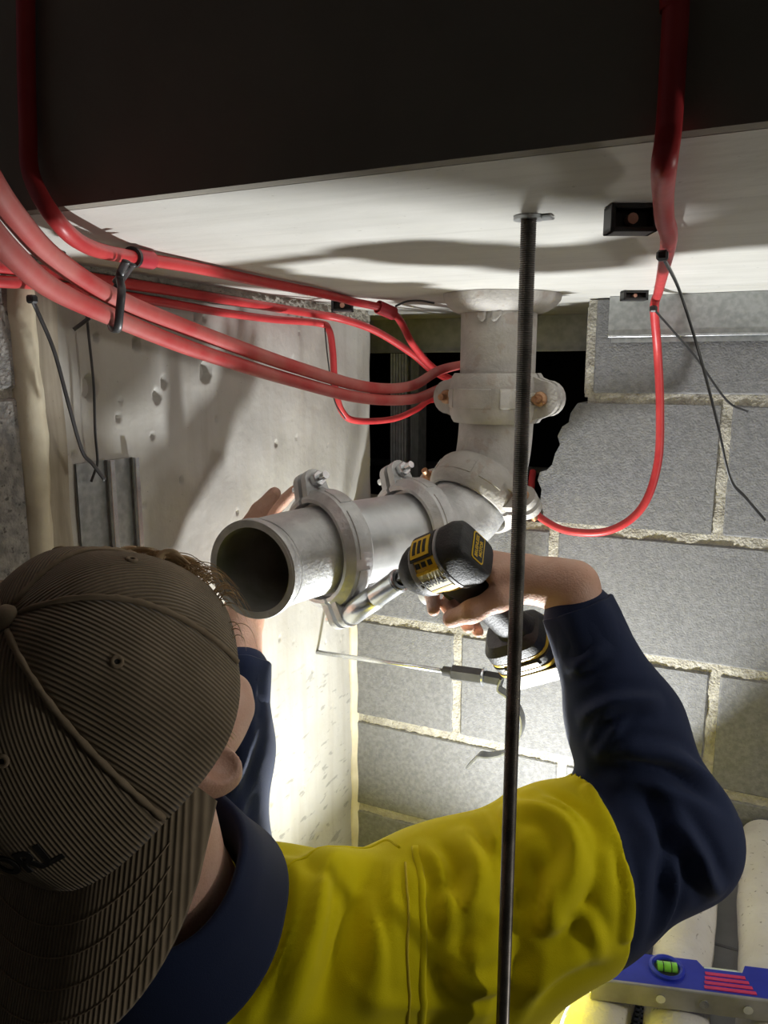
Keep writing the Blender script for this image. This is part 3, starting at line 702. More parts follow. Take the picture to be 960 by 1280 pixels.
g_pts = [Vector((bf(846, -90).x, bf(846, -90).y, ZS+0.599)), Vector((bf(846, -90).x, bf(846, -90).y, ZS+0.42)), bf(846, -90), bf(845, 0), bf(841, 80), bf(836, 160), bf(831, 205)+Vector((0, -0.003, -0.002)), P(829, 245, 0.475), P(831, 275, 0.52), P(836, 300, 0.60), sof(829, 335), sof(823, 362), P(818, 386, 1.12), P(822, 440, 1.17), P(825, 510, 1.18), P(822, 580, 1.18), P(802, 635, 1.18), P(762, 663, 1.19), P(712, 664, 1.22), P(680, 650, 1.26), P(664, 633, 1.31), P(664, 610, 1.38), P(666, 590, 1.44)]
for i in range(7, 13):
    if g_pts[i].z > ZS-RC-0.005: g_pts[i].z = ZS-RC-0.005
cable(g_pts, RC, 'red', 'red cable hanging down the block wall on the right')

def clip(c, w, h, dpt, label, ex):
    """black saddle clip fixed under the slab"""
    c = Vector(c); c.z = ZS-0.0003; ex = Vector(ex).normalized(); ey = ZZ.cross(ex)
    t = thing('cable_clip', c, label, 'cable clip', 'black cable clips under the slab')
    mb = MB(); th = w*0.10
    for s in (-1, 1): mb.add(*box(c+ex*s*(w/2-th/2)-ZZ*h/2, ex, ey, ZZ, th, dpt, h, 0.0006))
    mb.add(*box(c-ZZ*(h-th/2), ex, ey, ZZ, w, dpt, th, 0.0006)); mb.add(*box(c-ZZ*th/2, ex, ey, ZZ, w, dpt*0.9, th, 0.0006))
    mb.add(*box(c-ZZ*h/2+ey*dpt*0.3, ex, ey, ZZ, w*0.95, dpt*0.3, h*0.95))
    mb.build('saddle', 'black', t)
    v, f = tube([c-ZZ*h*0.5-ey*dpt*0.3, c-ZZ*h*0.5+ey*dpt*0.14], h*0.2, 12); mkobj('screw', v, f, 'orange', t, 40)
    return t
exc = RT
clip(sof(789, 258, 0.0), 0.033, 0.019, 0.020, 'black clip under the slab nearest the dark edge, beside the right cable', exc)
clip(sof(793, 364, 0.0), 0.036, 0.014, 0.020, 'small black clip under the slab right above the steel channel', exc)
q = P(428, 384, 1.30); clip(q, 0.036, 0.020, 0.02, 'black clip above the concrete panel beside the hole', exc)
clip(sof(66, 314, 0.0), 0.020, 0.006, 0.015, 'black clip at far left under the slab, behind the thick cables', exc)

def tie(pts, r, label, head=None, flat=0.45, m='tie'):
    pts = [Vector(p) for p in pts]; t = thing('cable_tie', pts[0], label, 'cable tie', 'loose cable tie tails')
    v, f = tube(cr(pts, 8), r, 8, flat=flat); mkobj('tail', v, f, m, t, True)
    if head:
        v, f = box(pts[0], X1, Y1, Z1, head, head, head*0.9, head*0.2); mkobj('head', v, f, 'black', t)
    return t
gp = cr(clear_wall(g_pts, RC), 10); r_ = ray(832, 300).normalized()
gi_ = min(range(len(gp)), key=lambda i: ((gp[i]-CAM)-r_*((gp[i]-CAM).dot(r_))).length)
td = (gp[gi_+1]-gp[gi_-1]).normalized(); hp_ = gp[gi_]+td.cross(ZZ).normalized()*0.0-ZZ*0.0112+(-RT*0.004)
tie([hp_, P(850, 365, 0.70), P(875, 445, 0.72), P(897, 530, 0.78), P(913, 598, 0.82), P(932, 622, 0.84), P(956, 650, 0.86)], 0.0023, 'long black cable tie tail hanging in front of the block wall', 0.0085)
tie([P(817, 386, 1.105), P(840, 412, 1.10), P(870, 447, 1.09), P(908, 500, 1.075), P(935, 515, 1.06)], 0.0016, 'thin shiny cable tie tail across the channel to the head joint', 0.010)
tie([P(40, 374, 0.775), P(48, 392, 0.785), P(68, 440, 0.80), P(87, 510, 0.81), P(103, 564, 0.82), P(116, 580, 0.825), P(131, 600, 0.83)], 0.0032, 'thick dark cable tie tail bent over the steel stud at left', 0.009)
tie([P(108, 388, 0.87), P(111, 420, 0.87), P(117, 480, 0.87), P(119, 540, 0.87), P(122, 576, 0.87), P(119, 588, 0.87), P(114, 602, 0.87)], 0.0017, 'thin dark cable tie tail hanging straight down beside the steel stud', None, 0.8)
# tie strap round the two thick cables, hung from the upper one
t = thing('cable_tie', P(150, 330, 0.67), 'dark cable tie strap looped around the two thick red cables', 'cable tie', 'loose cable tie tails')
lp = [P(158, 326, 0.672), P(150, 345, 0.688), P(152, 362, 0.676), P(150, 385, 0.676), P(147, 411, 0.684), P(142, 414, 0.70), P(139, 405, 0.722), P(141, 385, 0.726), P(146, 360, 0.722), P(158, 340, 0.70), P(166, 330, 0.69)]
v, f = tube(cr(lp, 8), 0.0036, 8, flat=0.35, hint=RT); mkobj('strap', v, f, 'tie', t, True)
v, f = tube([P(160, 334, 0.69), P(143, 352, 0.705)], 0.0022, 8); mkobj('tail', v, f, 'tie', t, True)
tie([P(112, 397, 0.86), P(103, 404, 0.858), P(92, 412, 0.856)], 0.0022, 'short cut cable tie end sticking out of the concrete panel', None, 0.5)
# dark red sleeves slipped over the cable under the slab
def sleeve(p, q, ri, ro, label, m='red_print', cat='cable sleeve', name='cable_sleeve'):
    l_ = (q-p).length; v, f = lathe([(0, ri), (0, ro), (l_, ro), (l_, ri)], p, q-p, seg=20, closed_prof=True); tag(mkobj(name, v, f, m, None, 40), label, cat)
ap = cr(clear_wall(a_pts, RC), 10)
def near(px, py):
    r_ = ray(px, py).normalized(); return min(range(len(ap)), key=lambda i: ((ap[i]-CAM)-r_*((ap[i]-CAM).dot(r_))).length)
i0, i1 = near(170, 323), near(188, 326); sleeve(ap[i0], ap[max(i1, i0+2)], RC+0.0010, RC+0.0026, 'short dark red sleeve around the cable under the slab at left')
u_ = (ap[i0+1]-ap[i0]).normalized(); sleeve(ap[i0]-u_*0.006, ap[i0]-u_*0.001, RC+0.0008, RC+0.0034, 'black ring around the cable at the red sleeve', 'black', 'ring', 'cable_ring')
i0, i1 = near(474, 386), near(490, 392); sleeve(ap[i0], ap[max(i1, i0+2)], RC+0.0032, RC+0.0046, 'dark red tape wrap on the cable just before the hole')
tie([P(494, 383, 1.22), P(508, 377, 1.22), P(525, 376, 1.22), P(543, 379, 1.22)], 0.0016, 'thin black cable tie tail curling to the mortar collar', None)

tie([P(406, 410, 1.235), P(410, 450, 1.235), P(418, 500, 1.235), P(432, 524, 1.235)], 0.0012, 'hair-thin black tie tail beside the looped cable at the hole', None, 0.8)
# threaded hanger rod with plate and nut
rt = onZ(661, 270, ZS); rod = thing('threaded_rod', (rt.x, rt.y, 1.2), 'dark threaded hanger rod hanging from the slab in front of everything', 'rod')
mb = MB(); pts = []; rr = []; z = ZS-0.001; R0 = 0.0062
while z > 1.22:
    pts.append(Vector((rt.x, rt.y, z))); rr.append(R0); pts.append(Vector((rt.x, rt.y, z-0.0008))); rr.append(R0-0.0006); z -= 0.0016
v, f = tube(pts, rr, 12); mkobj('shaft', v, f, 'rod', rod, 50)
v, f = lathe([(0, 0.0064), (0, 0.0115), (-0.0025, 0.0115), (-0.0025, 0.0064)], (rt.x, rt.y, ZS-0.0004), ZZ, seg=24, closed_prof=True); mkobj('washer', v, f, 'sheet', rod, 40)
# stub plate beside it
v, f = abox(rt.x-0.010, rt.x+0.018, rt.y-0.004, rt.y+0.008, ZS-0.003, ZS-0.0004, 0.0008); mkobj('anchor_plate', v, f, 'sheet', rod)

# horizontal rod with an open pipe clamp, out of the concrete panel
r0 = onX(396, 815, XL+0.0005); yr = r0.y; zr = r0.z
def rr_(px, py): 
    q = onY(px, py, yr); return Vector((q.x, yr, zr+(q.z-zr)*1.0))
e_ = rr_(557, 839); pc = thing('pipe_clamp', r0, 'open steel pipe clamp on a thin rod out of the concrete panel', 'pipe clamp')
v, f = tube([r0, e_], 0.0042, 12); mkobj('rod', v, f, 'zinc', pc, True)
ax = (e_-r0).normalized(); n2 = rr_(606, 846); n3 = rr_(628, 850)
v, f = tube([e_-ax*0.004, e_+ax*0.014], 0.0085, 14); mkobj('collar', v, f, 'tie', pc, 40)
def hexbar(a, b, r): return lathe([(0, 0.0001), (0, r*0.9), (0.002, r), ((b-a).length-0.002, r), ((b-a).length, r*0.9), ((b-a).length, 0.0001)], a, b-a, ZZ, seg=6)
v, f = hexbar(e_+ax*0.012, n2-ax*0.003, 0.0135); mkobj('nut', v, f, 'tie', pc)
v, f = lathe([(0, 0.004), (0, 0.0155), (0.003, 0.0155), (0.003, 0.004)], n2-ax*0.003, ax, seg=24, closed_prof=True); mkobj('washer', v, f, 'zinc', pc, 40)
v, f = hexbar(n2, n3, 0.0115); mkobj('nut', v, f, 'black', pc)
band = [rr_(*p) for p in ((628, 847), (624, 860), (634, 868), (645, 880), (653, 898), (652, 916), (643, 931), (628, 941), (610, 944), (600, 943), (594, 948), (585, 957))]
bp_ = cr(band, 6); mb = MB()
for i, q in enumerate(bp_):
    tg = (bp_[min(i+1, len(bp_)-1)]-bp_[max(i-1, 0)]).normalized(); nn = tg.cross(Y1).normalized()
    for sy, sn in ((-0.011, -0.0014), (0.011, -0.0014), (0.011, 0.0014), (-0.011, 0.0014)): mb.v.append(q+Y1*sy+nn*sn)
for i in range(len(bp_)-1):
    for k in range(4): mb.f.append((i*4+k, i*4+(k+1) % 4, i*4+4+(k+1) % 4, i*4+4+k))
mb.f += [(3, 2, 1, 0), tuple(len(mb.v)-4+k for k in range(4))]
mb.build('band', 'dark_steel', pc, 40)

# galvanised studs leaning on the panel at left: a channel section standing on the floor
def chan(px0, px1, py, lab, dep):
    q0, q1 = onX(px0, py, XL), onX(px1, py, XL); y0, y1 = q0.y, q1.y; zt = q0.z
    t = thing('steel_stud', (XL+dep/2, (y0+y1)/2, 0), lab, 'stud'); h = zt
    def bx_(nm, x0, x1, ya, yb, m): v, f = abox(x0, x1, ya, yb, 0.001, h, 0.0004); mkobj(nm, v, f, m, t)
    bx_('web', XL+0.0015, XL+0.003, y0, y1, 'sheet'); bx_('flange', XL+0.003, XL+dep, y1-0.0015, y1, 'sheet'); bx_('flange', XL+0.003, XL+dep*0.25, y0, y0+0.0015, 'sheet')
    bx_('rolled_lip', XL+dep-0.004, XL+dep+0.001, y1-0.004, y1+0.003, 'zinc')
    return t
chan(91, 131, 580, 'galvanised steel stud with a bright lip standing against the concrete panel', 0.012)
chan(134, 162, 575, 'darker galvanised stud against the panel, beside the first stud', 0.012)

# ================================================================== PLATFORM, WHITE PIPES, LEVEL
ZD = CAM.z-0.795; ZP = CAM.z-0.722
pf = thing('work_platform', (0.05, 1.06, 0), 'grey boarded work platform against the block wall at bottom right', 'platform')
yb = 0.70; mid = onZ(895, 1180, ZD).y
for a, b in ((yb, mid-0.001), (mid+0.001, YW-0.002)):
    v, f = abox(-0.17, 0.75, a, b, ZD-0.03, ZD, 0.002); mkobj('board', v, f, 'deck', pf)
for x in (-0.14, 0.72):
    for y in (yb+0.03, YW-0.04):
        v, f = abox(x-0.02, x+0.02, y-0.02, y+0.02, 0, ZD-0.03); mkobj('leg', v, f, 'sheet', pf)
# perforated strip lying in a gap
rw = (ZP-ZD)/2
labs = ['dusty white pipe on the platform, lowest left, under the tip of the blue level', 'dusty white pipe on the platform right below the elbow', 'dusty white pipe on the platform at the right edge of the picture', 'dusty white pipe on the platform, outermost, beyond the right edge']
xc = [onZ(742, 1275, ZP-0.01).x, onZ(851, 1215, ZP-0.006).x, onZ(963, 1200, ZP-0.008).x]
xc.append(xc[2]+0.11)
for i, x in enumerate(xc[:3]):
    n = 40; v = []; f = []; ys = np.linspace(yb+0.005, YW-0.012, n)
    path = [Vector((x+0.0015*math.sin(y*23+i*2), y, ZD+rw+0.0006)) for y in ys]
    rs = [rw*(1+0.012*math.sin(y*51+i)+0.010*math.sin(y*97)) for y in ys]
    v, f = tube(path, rs, 36); v = [Vector((p.x, p.y, max(p.z, ZD+0.0004))) for p in v]
    tag(mkobj('white_pipe', v, f, 'rib', None, 50), labs[i], 'pipe', 'dusty white pipes on the platform')
mb = MB(); xg = (xc[0]+xc[1])/2
for i in range(5):
    v, f = abox(xg-0.014+i*0.007-0.0012, xg-0.014+i*0.007+0.0012, 0.81, 1.0, ZD+0.0004, ZD+0.003); mb.add(v, f)
for j in range(24): v, f = abox(xg-0.016, xg+0.016, 0.812+j*0.008, 0.8144+j*0.008, ZD+0.0004, ZD+0.003); mb.add(v, f)
tag(mb.build('mesh_strip', 'tie'), 'narrow dark wire mesh strip between two white pipes', 'mesh')

# spirit level lying on its side across the white pipes
lz = ZP+0.0022; pa = onZ(737, 1249, lz); pb = onZ(960, 1278, lz); lx = (pb-pa); lx.z = 0; lx.normalize(); ly = ZZ.cross(lx)      # ly points away from the camera
LEN = 0.31; TH_ = 0.027; WD = 0.052
lv = thing('spirit_level', pa+lx*LEN/2+ly*WD/2, 'blue spirit level with green vial lying across the white pipes', 'spirit level')
def lp_(x, y, z): return pa+lx*x+ly*y+ZZ*z
v, f = prism([lp_(x, y, 0.001) for x, y in ((0.004, 0.004), (LEN-0.004, 0.004), (LEN-0.004, 0.026), (LEN-0.05, WD), (0.182, WD), (0.176, WD-0.012), (0.134, WD-0.012), (0.128, WD), (0.05, WD), (0.004, 0.034))], ZZ*(TH_-0.002)); mkobj('body', v, f, 'blue', lv)
v, f = box(lp_(LEN/2, 0.002, TH_/2), lx, ly, ZZ, LEN, 0.005, TH_, 0.001); rail = mkobj('rail', v, f, 'rail', lv)
for x in (0.078, 0.125, 0.172):
    v, f = lathe([(-0.001, 0.0001), (-0.0012, 0.0052), (0.001, 0.0055), (0.001, 0.0001)], lp_(x, -0.0008, TH_/2), ly, seg=20); mkobj('magnet', v, f, 'zinc', rail, 40)
v, f = lathe([(0.0, 0.0135), (0.003, 0.0145), (0.0045, 0.017), (0.003, 0.020), (-0.002, 0.020), (-0.002, 0.0135)], lp_(0.090, 0.032, TH_-0.001), ZZ, seg=32, closed_prof=True); rg = mkobj('vial_ring', v, f, 'blue', lv, 40)
v, f = lathe([(0, 0.0001), (0, 0.0138)], lp_(0.090, 0.032, TH_-0.0004), ZZ, seg=32); mkobj('vial_window', v, f, 'black', lv)
v, f = tube([lp_(0.079, 0.032, TH_+0.001), lp_(0.101, 0.032, TH_+0.001)], 0.0062, 16); vl = mkobj('vial', v, f, 'vial', lv, 40)
for dx in (-0.0045, 0.0045):
    v, f = lathe([(-0.0004, 0.0060), (-0.0004, 0.0065), (0.0004, 0.0065), (0.0004, 0.0060)], lp_(0.090+dx, 0.032, TH_+0.001), lx, seg=20, closed_prof=True); mkobj('vial_line', v, f, 'black', vl)
v, f = tube([lp_(0.135, WD-0.007, TH_*0.62), lp_(0.175, WD-0.007, TH_*0.62)], 0.006, 16); mkobj('level_vial', v, f, 'vial_clear', lv, 40)
for k in range(4):
    v, f = box(lp_(0.155, 0.010+k*0.0072, TH_-0.0006), lx, ly, ZZ, 0.056-0.004*k, 0.0045, 0.0012); mkobj('pink_rib', v, f, 'pink', lv)

# ================================================================== IMPACT DRIVER AND SOCKET
Bk = P(592, 687, 0.828); Ns = P(506, 722, 0.880)
nx = (Ns-Bk).normalized()
hd = P(785, 845, 0.93)-Bk.lerp(Ns, 0.45); hd = (hd-nx*hd.dot(nx)).normalized()
uz = -hd; ly_ = uz.cross(nx).normalized()
O_ = Bk.lerp(Ns, 0.5); BL = (Ns-Bk).length
def D_(x, y, z): return O_+nx*x+ly_*y+uz*z
drv = thing('impact_driver', D_(0, 0, -0.19), 'yellow and black cordless impact driver gripped by the right hand', 'impact driver')
def dl(name, secs, m, par=drv, sm=40, seg=40):
    v, f = loft([(D_(x, 0, zc), ly_, uz, ry, rz, p) for x, zc, ry, rz, p in secs], seg); return mkobj(name, v, f, m, par, sm)
hb = BL/2
shell = dl('motor_housing', [(-hb+0.022, 0, .029, .034, 2.6), (-hb+0.03, 0, .0305, .0355, 2.5), (-0.005, 0, .0305, .035, 2.4), (hb-0.042, 0, .0295, .032, 2.2), (hb-0.036, 0, .029, .031, 2.1)], 'yellow_p')
dl('rear_cap', [(-hb-0.006, 0.001, .0205, .0285, 4.5), (-hb-0.003, 0.001, .0240, .0320, 4.2), (-hb+0.008, 0, .0285, .0360, 3.6), (-hb+0.018, 0, .031, .037, 2.7), (-hb+0.0235, 0, .031, .037, 2.6), (-hb+0.0240, 0, .029, .035, 2.6)], 'rubber')
dl('cap_band', [(-hb+0.0245, 0, .0300, .0355, 2.6), (-hb+0.025, 0, .0318, .0372, 2.6), (-hb+0.0285, 0, .0318, .0372, 2.6), (-hb+0.029, 0, .0300, .0355, 2.6)], 'grey_p')
nose = dl('nose_guard', [(hb-0.038, 0, .0290, .0310, 2.1), (hb-0.036, 0, .0305, .0325, 2.1), (hb-0.026, 0, .030, .0315, 2.1), (hb-0.018, 0, .027, .028, 2.0), (hb-0.008, 0, .020, .0205, 2.0), (hb-0.004, 0, .013, .013, 2.0)], 'rubber')
v, f = lathe([(-0.0405, 0.0295), (-0.0405, 0.0325), (-0.036, 0.0328), (-0.033, 0.0322), (-0.033, 0.030)], D_(hb, 0, 0), nx, seg=48, closed_prof=True); mkobj('front_ring', v, f, 'grey_p', drv, 40)
v, f = box(D_(hb+0.004, 0, 0), nx, ly_, uz, 0.02, 0.0115, 0.0115, 0.001); mkobj('anvil', v, f, 'zinc', drv)
# black over-mould on top, with a yellow plate
def patch(x0, x1, a0, a1, off, thick=0.0012, nu_=10, nv_=12, p=2.45, ry=0.0305, rz=0.0352):
    """piece of skin over the housing between two angles (0 = left side, 90 = top)"""
    V = []; F = []
    for k in (0, 1):
        for i in range(nu_+1):
            for j in range(nv_+1):
                a = math.radians(a0+(a1-a0)*j/nv_); ca, sa = math.cos(a), math.sin(a); g = off+(thick if k else -0.0015)
                y = math.copysign(abs(ca)**(2/p), ca)*(ry+g); z = math.copysign(abs(sa)**(2/p), sa)*(rz+g)
                V.append(D_(x0+(x1-x0)*i/nu_, y, z))
    n = (nu_+1)*(nv_+1); w = nv_+1
    for i in range(nu_):
        for j in range(nv_):
            a = i*w+j; F.append((n+a, n+a+w, n+a+w+1, n+a+1)); F.append((a, a+1, a+w+1, a+w))
    ring = [i*w for i in range(nu_+1)]+[nu_*w+j for j in range(1, nv_+1)]+[i*w+nv_ for i in range(nu_-1, -1, -1)]+[j for j in range(nv_-1, 0, -1)]
    for a, b in zip(ring, ring[1:]+ring[:1]): F.append((a, b, n+b, n+a))
    return V, F
v, f = patch(-hb+0.030, hb-0.040, 60, 168, 0.0008); ov = mkobj('top_grip', v, f, 'rubber', drv, 40)
v, f = patch(hb-0.068, hb-0.042, 66, 104, 0.0022, 0.0008); mkobj('yellow_plate', v, f, 'yellow_p', drv, 40)
for k in range(3):
    v, f = patch(hb-0.064+0.0072*k, hb-0.060+0.0072*k, 73, 96, 0.0032, 0.0004, 2, 6); mkobj('printed_mark', v, f, 'black', drv, 40)
v, f = patch(-hb+0.030, hb-0.042, -14, 34, 0.0008, 0.0006); lab = mkobj('side_label', v, f, 'lit_pale_p', drv, 40)
v, f = patch(-hb+0.030, hb-0.042, 28, 34, 0.0015, 0.0003); mkobj('label_stripe', v, f, 'yellow_p', drv, 40)
v, f = patch(-hb+0.030, hb-0.042, -14, -6, 0.0015, 0.0003); mkobj('label_stripe', v, f, 'yellow_p', drv, 40)
# slots on the top edge of the housing
for k in range(3):
    v, f = patch(-hb+0.034+0.009*k, -hb+0.039+0.009*k, 42, 54, 0.0006, 0.0008, 2, 4); mkobj('vent_slot', v, f, 'black', drv)
tv, tf = text_mesh('DEWALT', 0.0125, 0.0004, 0.0004)
sxx = 0.041/max(1e-6, (max(q.x for q in tv)-min(q.x for q in tv)))
def wrap(x, z, g, ry=0.0305, rz=0.0352, p=2.45): return ry*(max(0, 1-abs(z/rz)**p))**(1/p)+g
mkobj('lettering', [D_(-q.x*sxx-0.006, wrap(0, q.y+0.0065, 0.0026+q.z), q.y+0.0065) for q in tv], tf, 'grey_ink', lab)
# rear badge
xe = -hb-0.0062
def rr_out(w, h, r, n=6):
    out = []
    for cx, cy, a in ((w-r, h-r, 0), (-w+r, h-r, 90), (-w+r, -h+r, 180), (w-r, -h+r, 270)):
        for k in range(n+1):
            t = math.radians(a+90*k/n); out.append((cx+r*math.cos(t), cy+r*math.sin(t)))
    return out
def face_pts(o2, x): return [D_(x, -a, b) for a, b in o2]
v, f = prism(face_pts(rr_out(.0190, .0098, .0035), xe), -nx*0.0009); bd = mkobj('badge', v, f, 'yellow_p', drv)
v, f = prism(face_pts(rr_out(.0176, .0084, .003), xe-0.0002), -nx*0.0010); mkobj('badge_field', v, f, 'black', bd)
for s_, zc in (('BRUSHLESS', 0.0034), ('MOTOR', -0.0038)):
    tv, tf = text_mesh(s_, 0.0068, 0.0002, 0.0001)
    mkobj('lettering', [D_(xe-0.0013-q.z, -q.x*0.88, q.y+zc) for q in tv], tf, 'yellow_p', bd)
# handle, trigger, foot and battery
v, f = loft([(D_(-0.004+0.0*z, 0, z), nx, ly_, rx, ry, 2.4) for z, rx, ry in ((-0.020, .030, .022), (-0.034, .026, .019), (-0.050, .0225, .0172), (-0.085, .0205, .0168), (-0.125, .0215, .0172), (-0.150, .026, .019))], 32)
hdl = mkobj('handle', v, f, 'rubber', drv, 40)
v, f = box(D_(0.022, 0, -0.047), nx, ly_, uz, 0.012, 0.016, 0.020, 0.003); mkobj('trigger', v, f, 'black', drv)
v, f = loft([(D_(0.008, 0, z), nx, ly_, rx, ry, 4.0) for z, rx, ry in ((-0.146, .030, .022), (-0.156, .040, .030), (-0.167, .042, .0315), (-0.170, .042, .0315))], 40); ft = mkobj('foot', v, f, 'rubber', drv, 30)
v, f = loft([(D_(0.008, 0, z), nx, ly_, .0425, .0322, 4.0) for z in (-0.1705, -0.1750)], 40); mkobj('foot_stripe', v, f, 'yellow_p', drv, 30)
bat = mkobj('battery', *loft([(D_(0.008, 0, z), nx, ly_, rx, ry, 4.5) for z, rx, ry in ((-0.1755, .040, .031), (-0.177, .043, .0335), (-0.196, .044, .0345), (-0.224, .044, .0345), (-0.228, .042, .0325))], 40), 'rubber', drv, 30)
v, f = loft([(D_(0.008, 0, z), nx, ly_, .0448, .0352, 4.5) for z in (-0.1895, -0.1945)], 40); mkobj('battery_stripe', v, f, 'yellow_p', bat, 30)
v, f = box(D_(0.008, 0.0348, -0.1825), nx, ly_, uz, 0.05, 0.0012, 0.009, 0.0004); mkobj('battery_label', v, f, 'lit_pale_p', bat)
v, f = box(D_(0.004, 0.0352, -0.210), nx, ly_, uz, 0.07, 0.0015, 0.026, 0.0006); mkobj('battery_lit_side', v, f, 'lit_pale_p', bat)  # lamp-lit side of the battery painted as a pale plate
# socket on the lower bolt of the coupling
a1, e11, e21, R01 = K1[1], K1[2], K1[3], K1[4]
bolt_c = K1[0].location-e11*(R01+0.012+0.015)
s0 = D_(hb+0.006, 0, 0); tgt = bolt_c+e21*0.0165
sx = (tgt-s0).normalized(); sl = (tgt-s0).length
sk = thing('drive_socket', s0, 'chrome deep socket between the impact driver and the coupling bolt', 'socket')
v, f = lathe([(0.0, 0.0085), (0.0, 0.0125), (0.002, 0.0142), (sl*0.45, 0.0142), (sl*0.47, 0.0136), (sl*0.5, 0.0155), (sl-0.002, 0.0155), (sl, 0.0145), (sl, 0.0122), (sl*0.55, 0.0120), (sl*0.55, 0.0001)], s0, sx, seg=36); so = mkobj('barrel', v, f, 'zinc', sk, 35)
v, f = lathe([(0.004, 0.0141), (0.004, 0.0148), (0.007, 0.0148), (0.007, 0.0141)], s0, sx, seg=36, closed_prof=True); mkobj('ring', v, f, 'zinc', sk, 35)

# ================================================================== THE WORKER
def rot_frame(fwd, roll_left):
    Fv = fwd.normalized(); R0 = Fv.cross(ZZ).normalized(); U0 = R0.cross(Fv)
    c_, s_ = math.cos(roll_left), math.sin(roll_left); U = U0*c_-R0*s_; return Fv, Fv.cross(U).normalized(), U
def LV(lat, d, z): return RT*lat+FH*d+ZZ*z
HC = P(146, 897, 0.522)
HF, HR, HU = rot_frame(LV(-0.04, 0.82, 0.57), math.radians(20))
yc = math.radians(23); HF, HR = HF*math.cos(yc)+HR*math.sin(yc), HR*math.cos(yc)-HF*math.sin(yc)
def H_(x, y, z): return HC+HR*x+HF*y+HU*z           # cap coordinates
ya = math.radians(0)                               # the head is turned a little inside the cap
KF, KR = HF*math.cos(ya)+HR*math.sin(ya), HR*math.cos(ya)-HF*math.sin(ya)
HH = HC+HU*0.006-HF*0.004
def G_(x, y, z): return HH+KR*x+KF*y+HU*z           # head coordinates
NB = P(205, 1140, 0.60)
SR = P(556, 1150, 0.725); SL = L(-0.335, 0.645, -0.54)
ER = P(836, 1046, 0.775); CR = P(726, 772, 0.845)
EL = P(268, 1090, 0.79); CL = P(300, 842, 0.935)
PV = L(-0.165, 0.645, -1.02)
man = thing('person', L(-0.165, 0.66, -2.0), 'worker in yellow and navy shirt and backwards brown corduroy cap, using an impact driver', 'person')

# ---- body: head, neck, trunk, arms and hands in one skin
pr = []
def hp(a, b, r1, r2, k=0.012): pr.append(cap_p(G_(*a), G_(*b), r1, r2, k))
def he(c, rad, k=0.012, sub=False): pr.append(ell_p(G_(*c), (KR, KF, HU), rad, k, sub))
he((0, -0.006, 0.024), (0.071, 0.087, 0.080)); he((0, 0.036, -0.036), (0.056, 0.057, 0.076), 0.02)
for s_ in (-1, 1):
    hp((0.048*s_, 0.004, -0.056), (0.028*s_, 0.062, -0.092), 0.017, 0.015, 0.02)
    hp((0.050*s_, 0.055, -0.020), (0.056*s_, 0.02, -0.02), 0.018, 0.016, 0.02)       # cheekbones
hp((-0.012, 0.078, -0.097), (0.012, 0.078, -0.097), 0.016, 0.016, 0.018)
hp((-0.035, 0.082, 0.022), (0.035, 0.082, 0.022), 0.010, 0.010, 0.014)
hp((0, 0.092, 0.008), (0, 0.112, -0.030), 0.008, 0.012, 0.008)
for s_ in (-1, 1):
    pr.append(ell_p(G_(0.030*s_, 0.098, 0.002), (KR, KF, HU), (0.015, 0.012, 0.010), 0.01, True))
    pr.append(ell_p(G_(0.030*s_, 0.084, 0.002), (KR, KF, HU), (0.012, 0.012, 0.010), 0.003))
hp((-0.017, 0.092, -0.058), (0.017, 0.092, -0.058), 0.0065, 0.0065, 0.006); hp((-0.015, 0.091, -0.068), (0.015, 0.091, -0.068), 0.007, 0.007, 0.006)
for s_ in (-1, 1):                               # ears: tilted shells with a hollow and a lobe
    axs = ((KR*0.9-KF*0.35*s_).normalized()*1.0, None, None); e_x = (KR*s_*0.88-KF*0.46).normalized(); e_z = (HU*0.97-KF*0.2).normalized(); e_y = e_z.cross(e_x).normalized(); e_z = e_x.cross(e_y)
    pr.append(ell_p(G_(0.079*s_, -0.010, -0.028), (e_x, e_y, e_z), (0.0085, 0.021, 0.035), 0.006))
    pr.append(ell_p(G_(0.075*s_, 0.000, -0.056), (e_x, e_y, e_z), (0.007, 0.009, 0.012), 0.006))
    pr.append(ell_p(G_(0.088*s_, -0.004, -0.028), (e_x, e_y, e_z), (0.007, 0.010, 0.018), 0.004, True))
pr.append(cap_p(G_(0, -0.022, -0.045), NB, 0.056, 0.062, 0.025))
pr.append(cap_p(NB, L(-0.165, 0.67, -0.66), 0.060, 0.08, 0.03)); pr.append(cap_p(L(-0.165, 0.67, -0.66), PV, 0.08, 0.09, 0.03))
for S_, E_, C_ in ((SR, ER, CR), (SL, EL, CL)):
    pr.append(cap_p(NB-ZZ*0.10+FH*0.02, S_, 0.045, 0.045, 0.03)); pr.append(cap_p(S_, E_, 0.050, 0.041, 0.02)); pr.append(cap_p(E_, C_, 0.041, 0.030, 0.015))
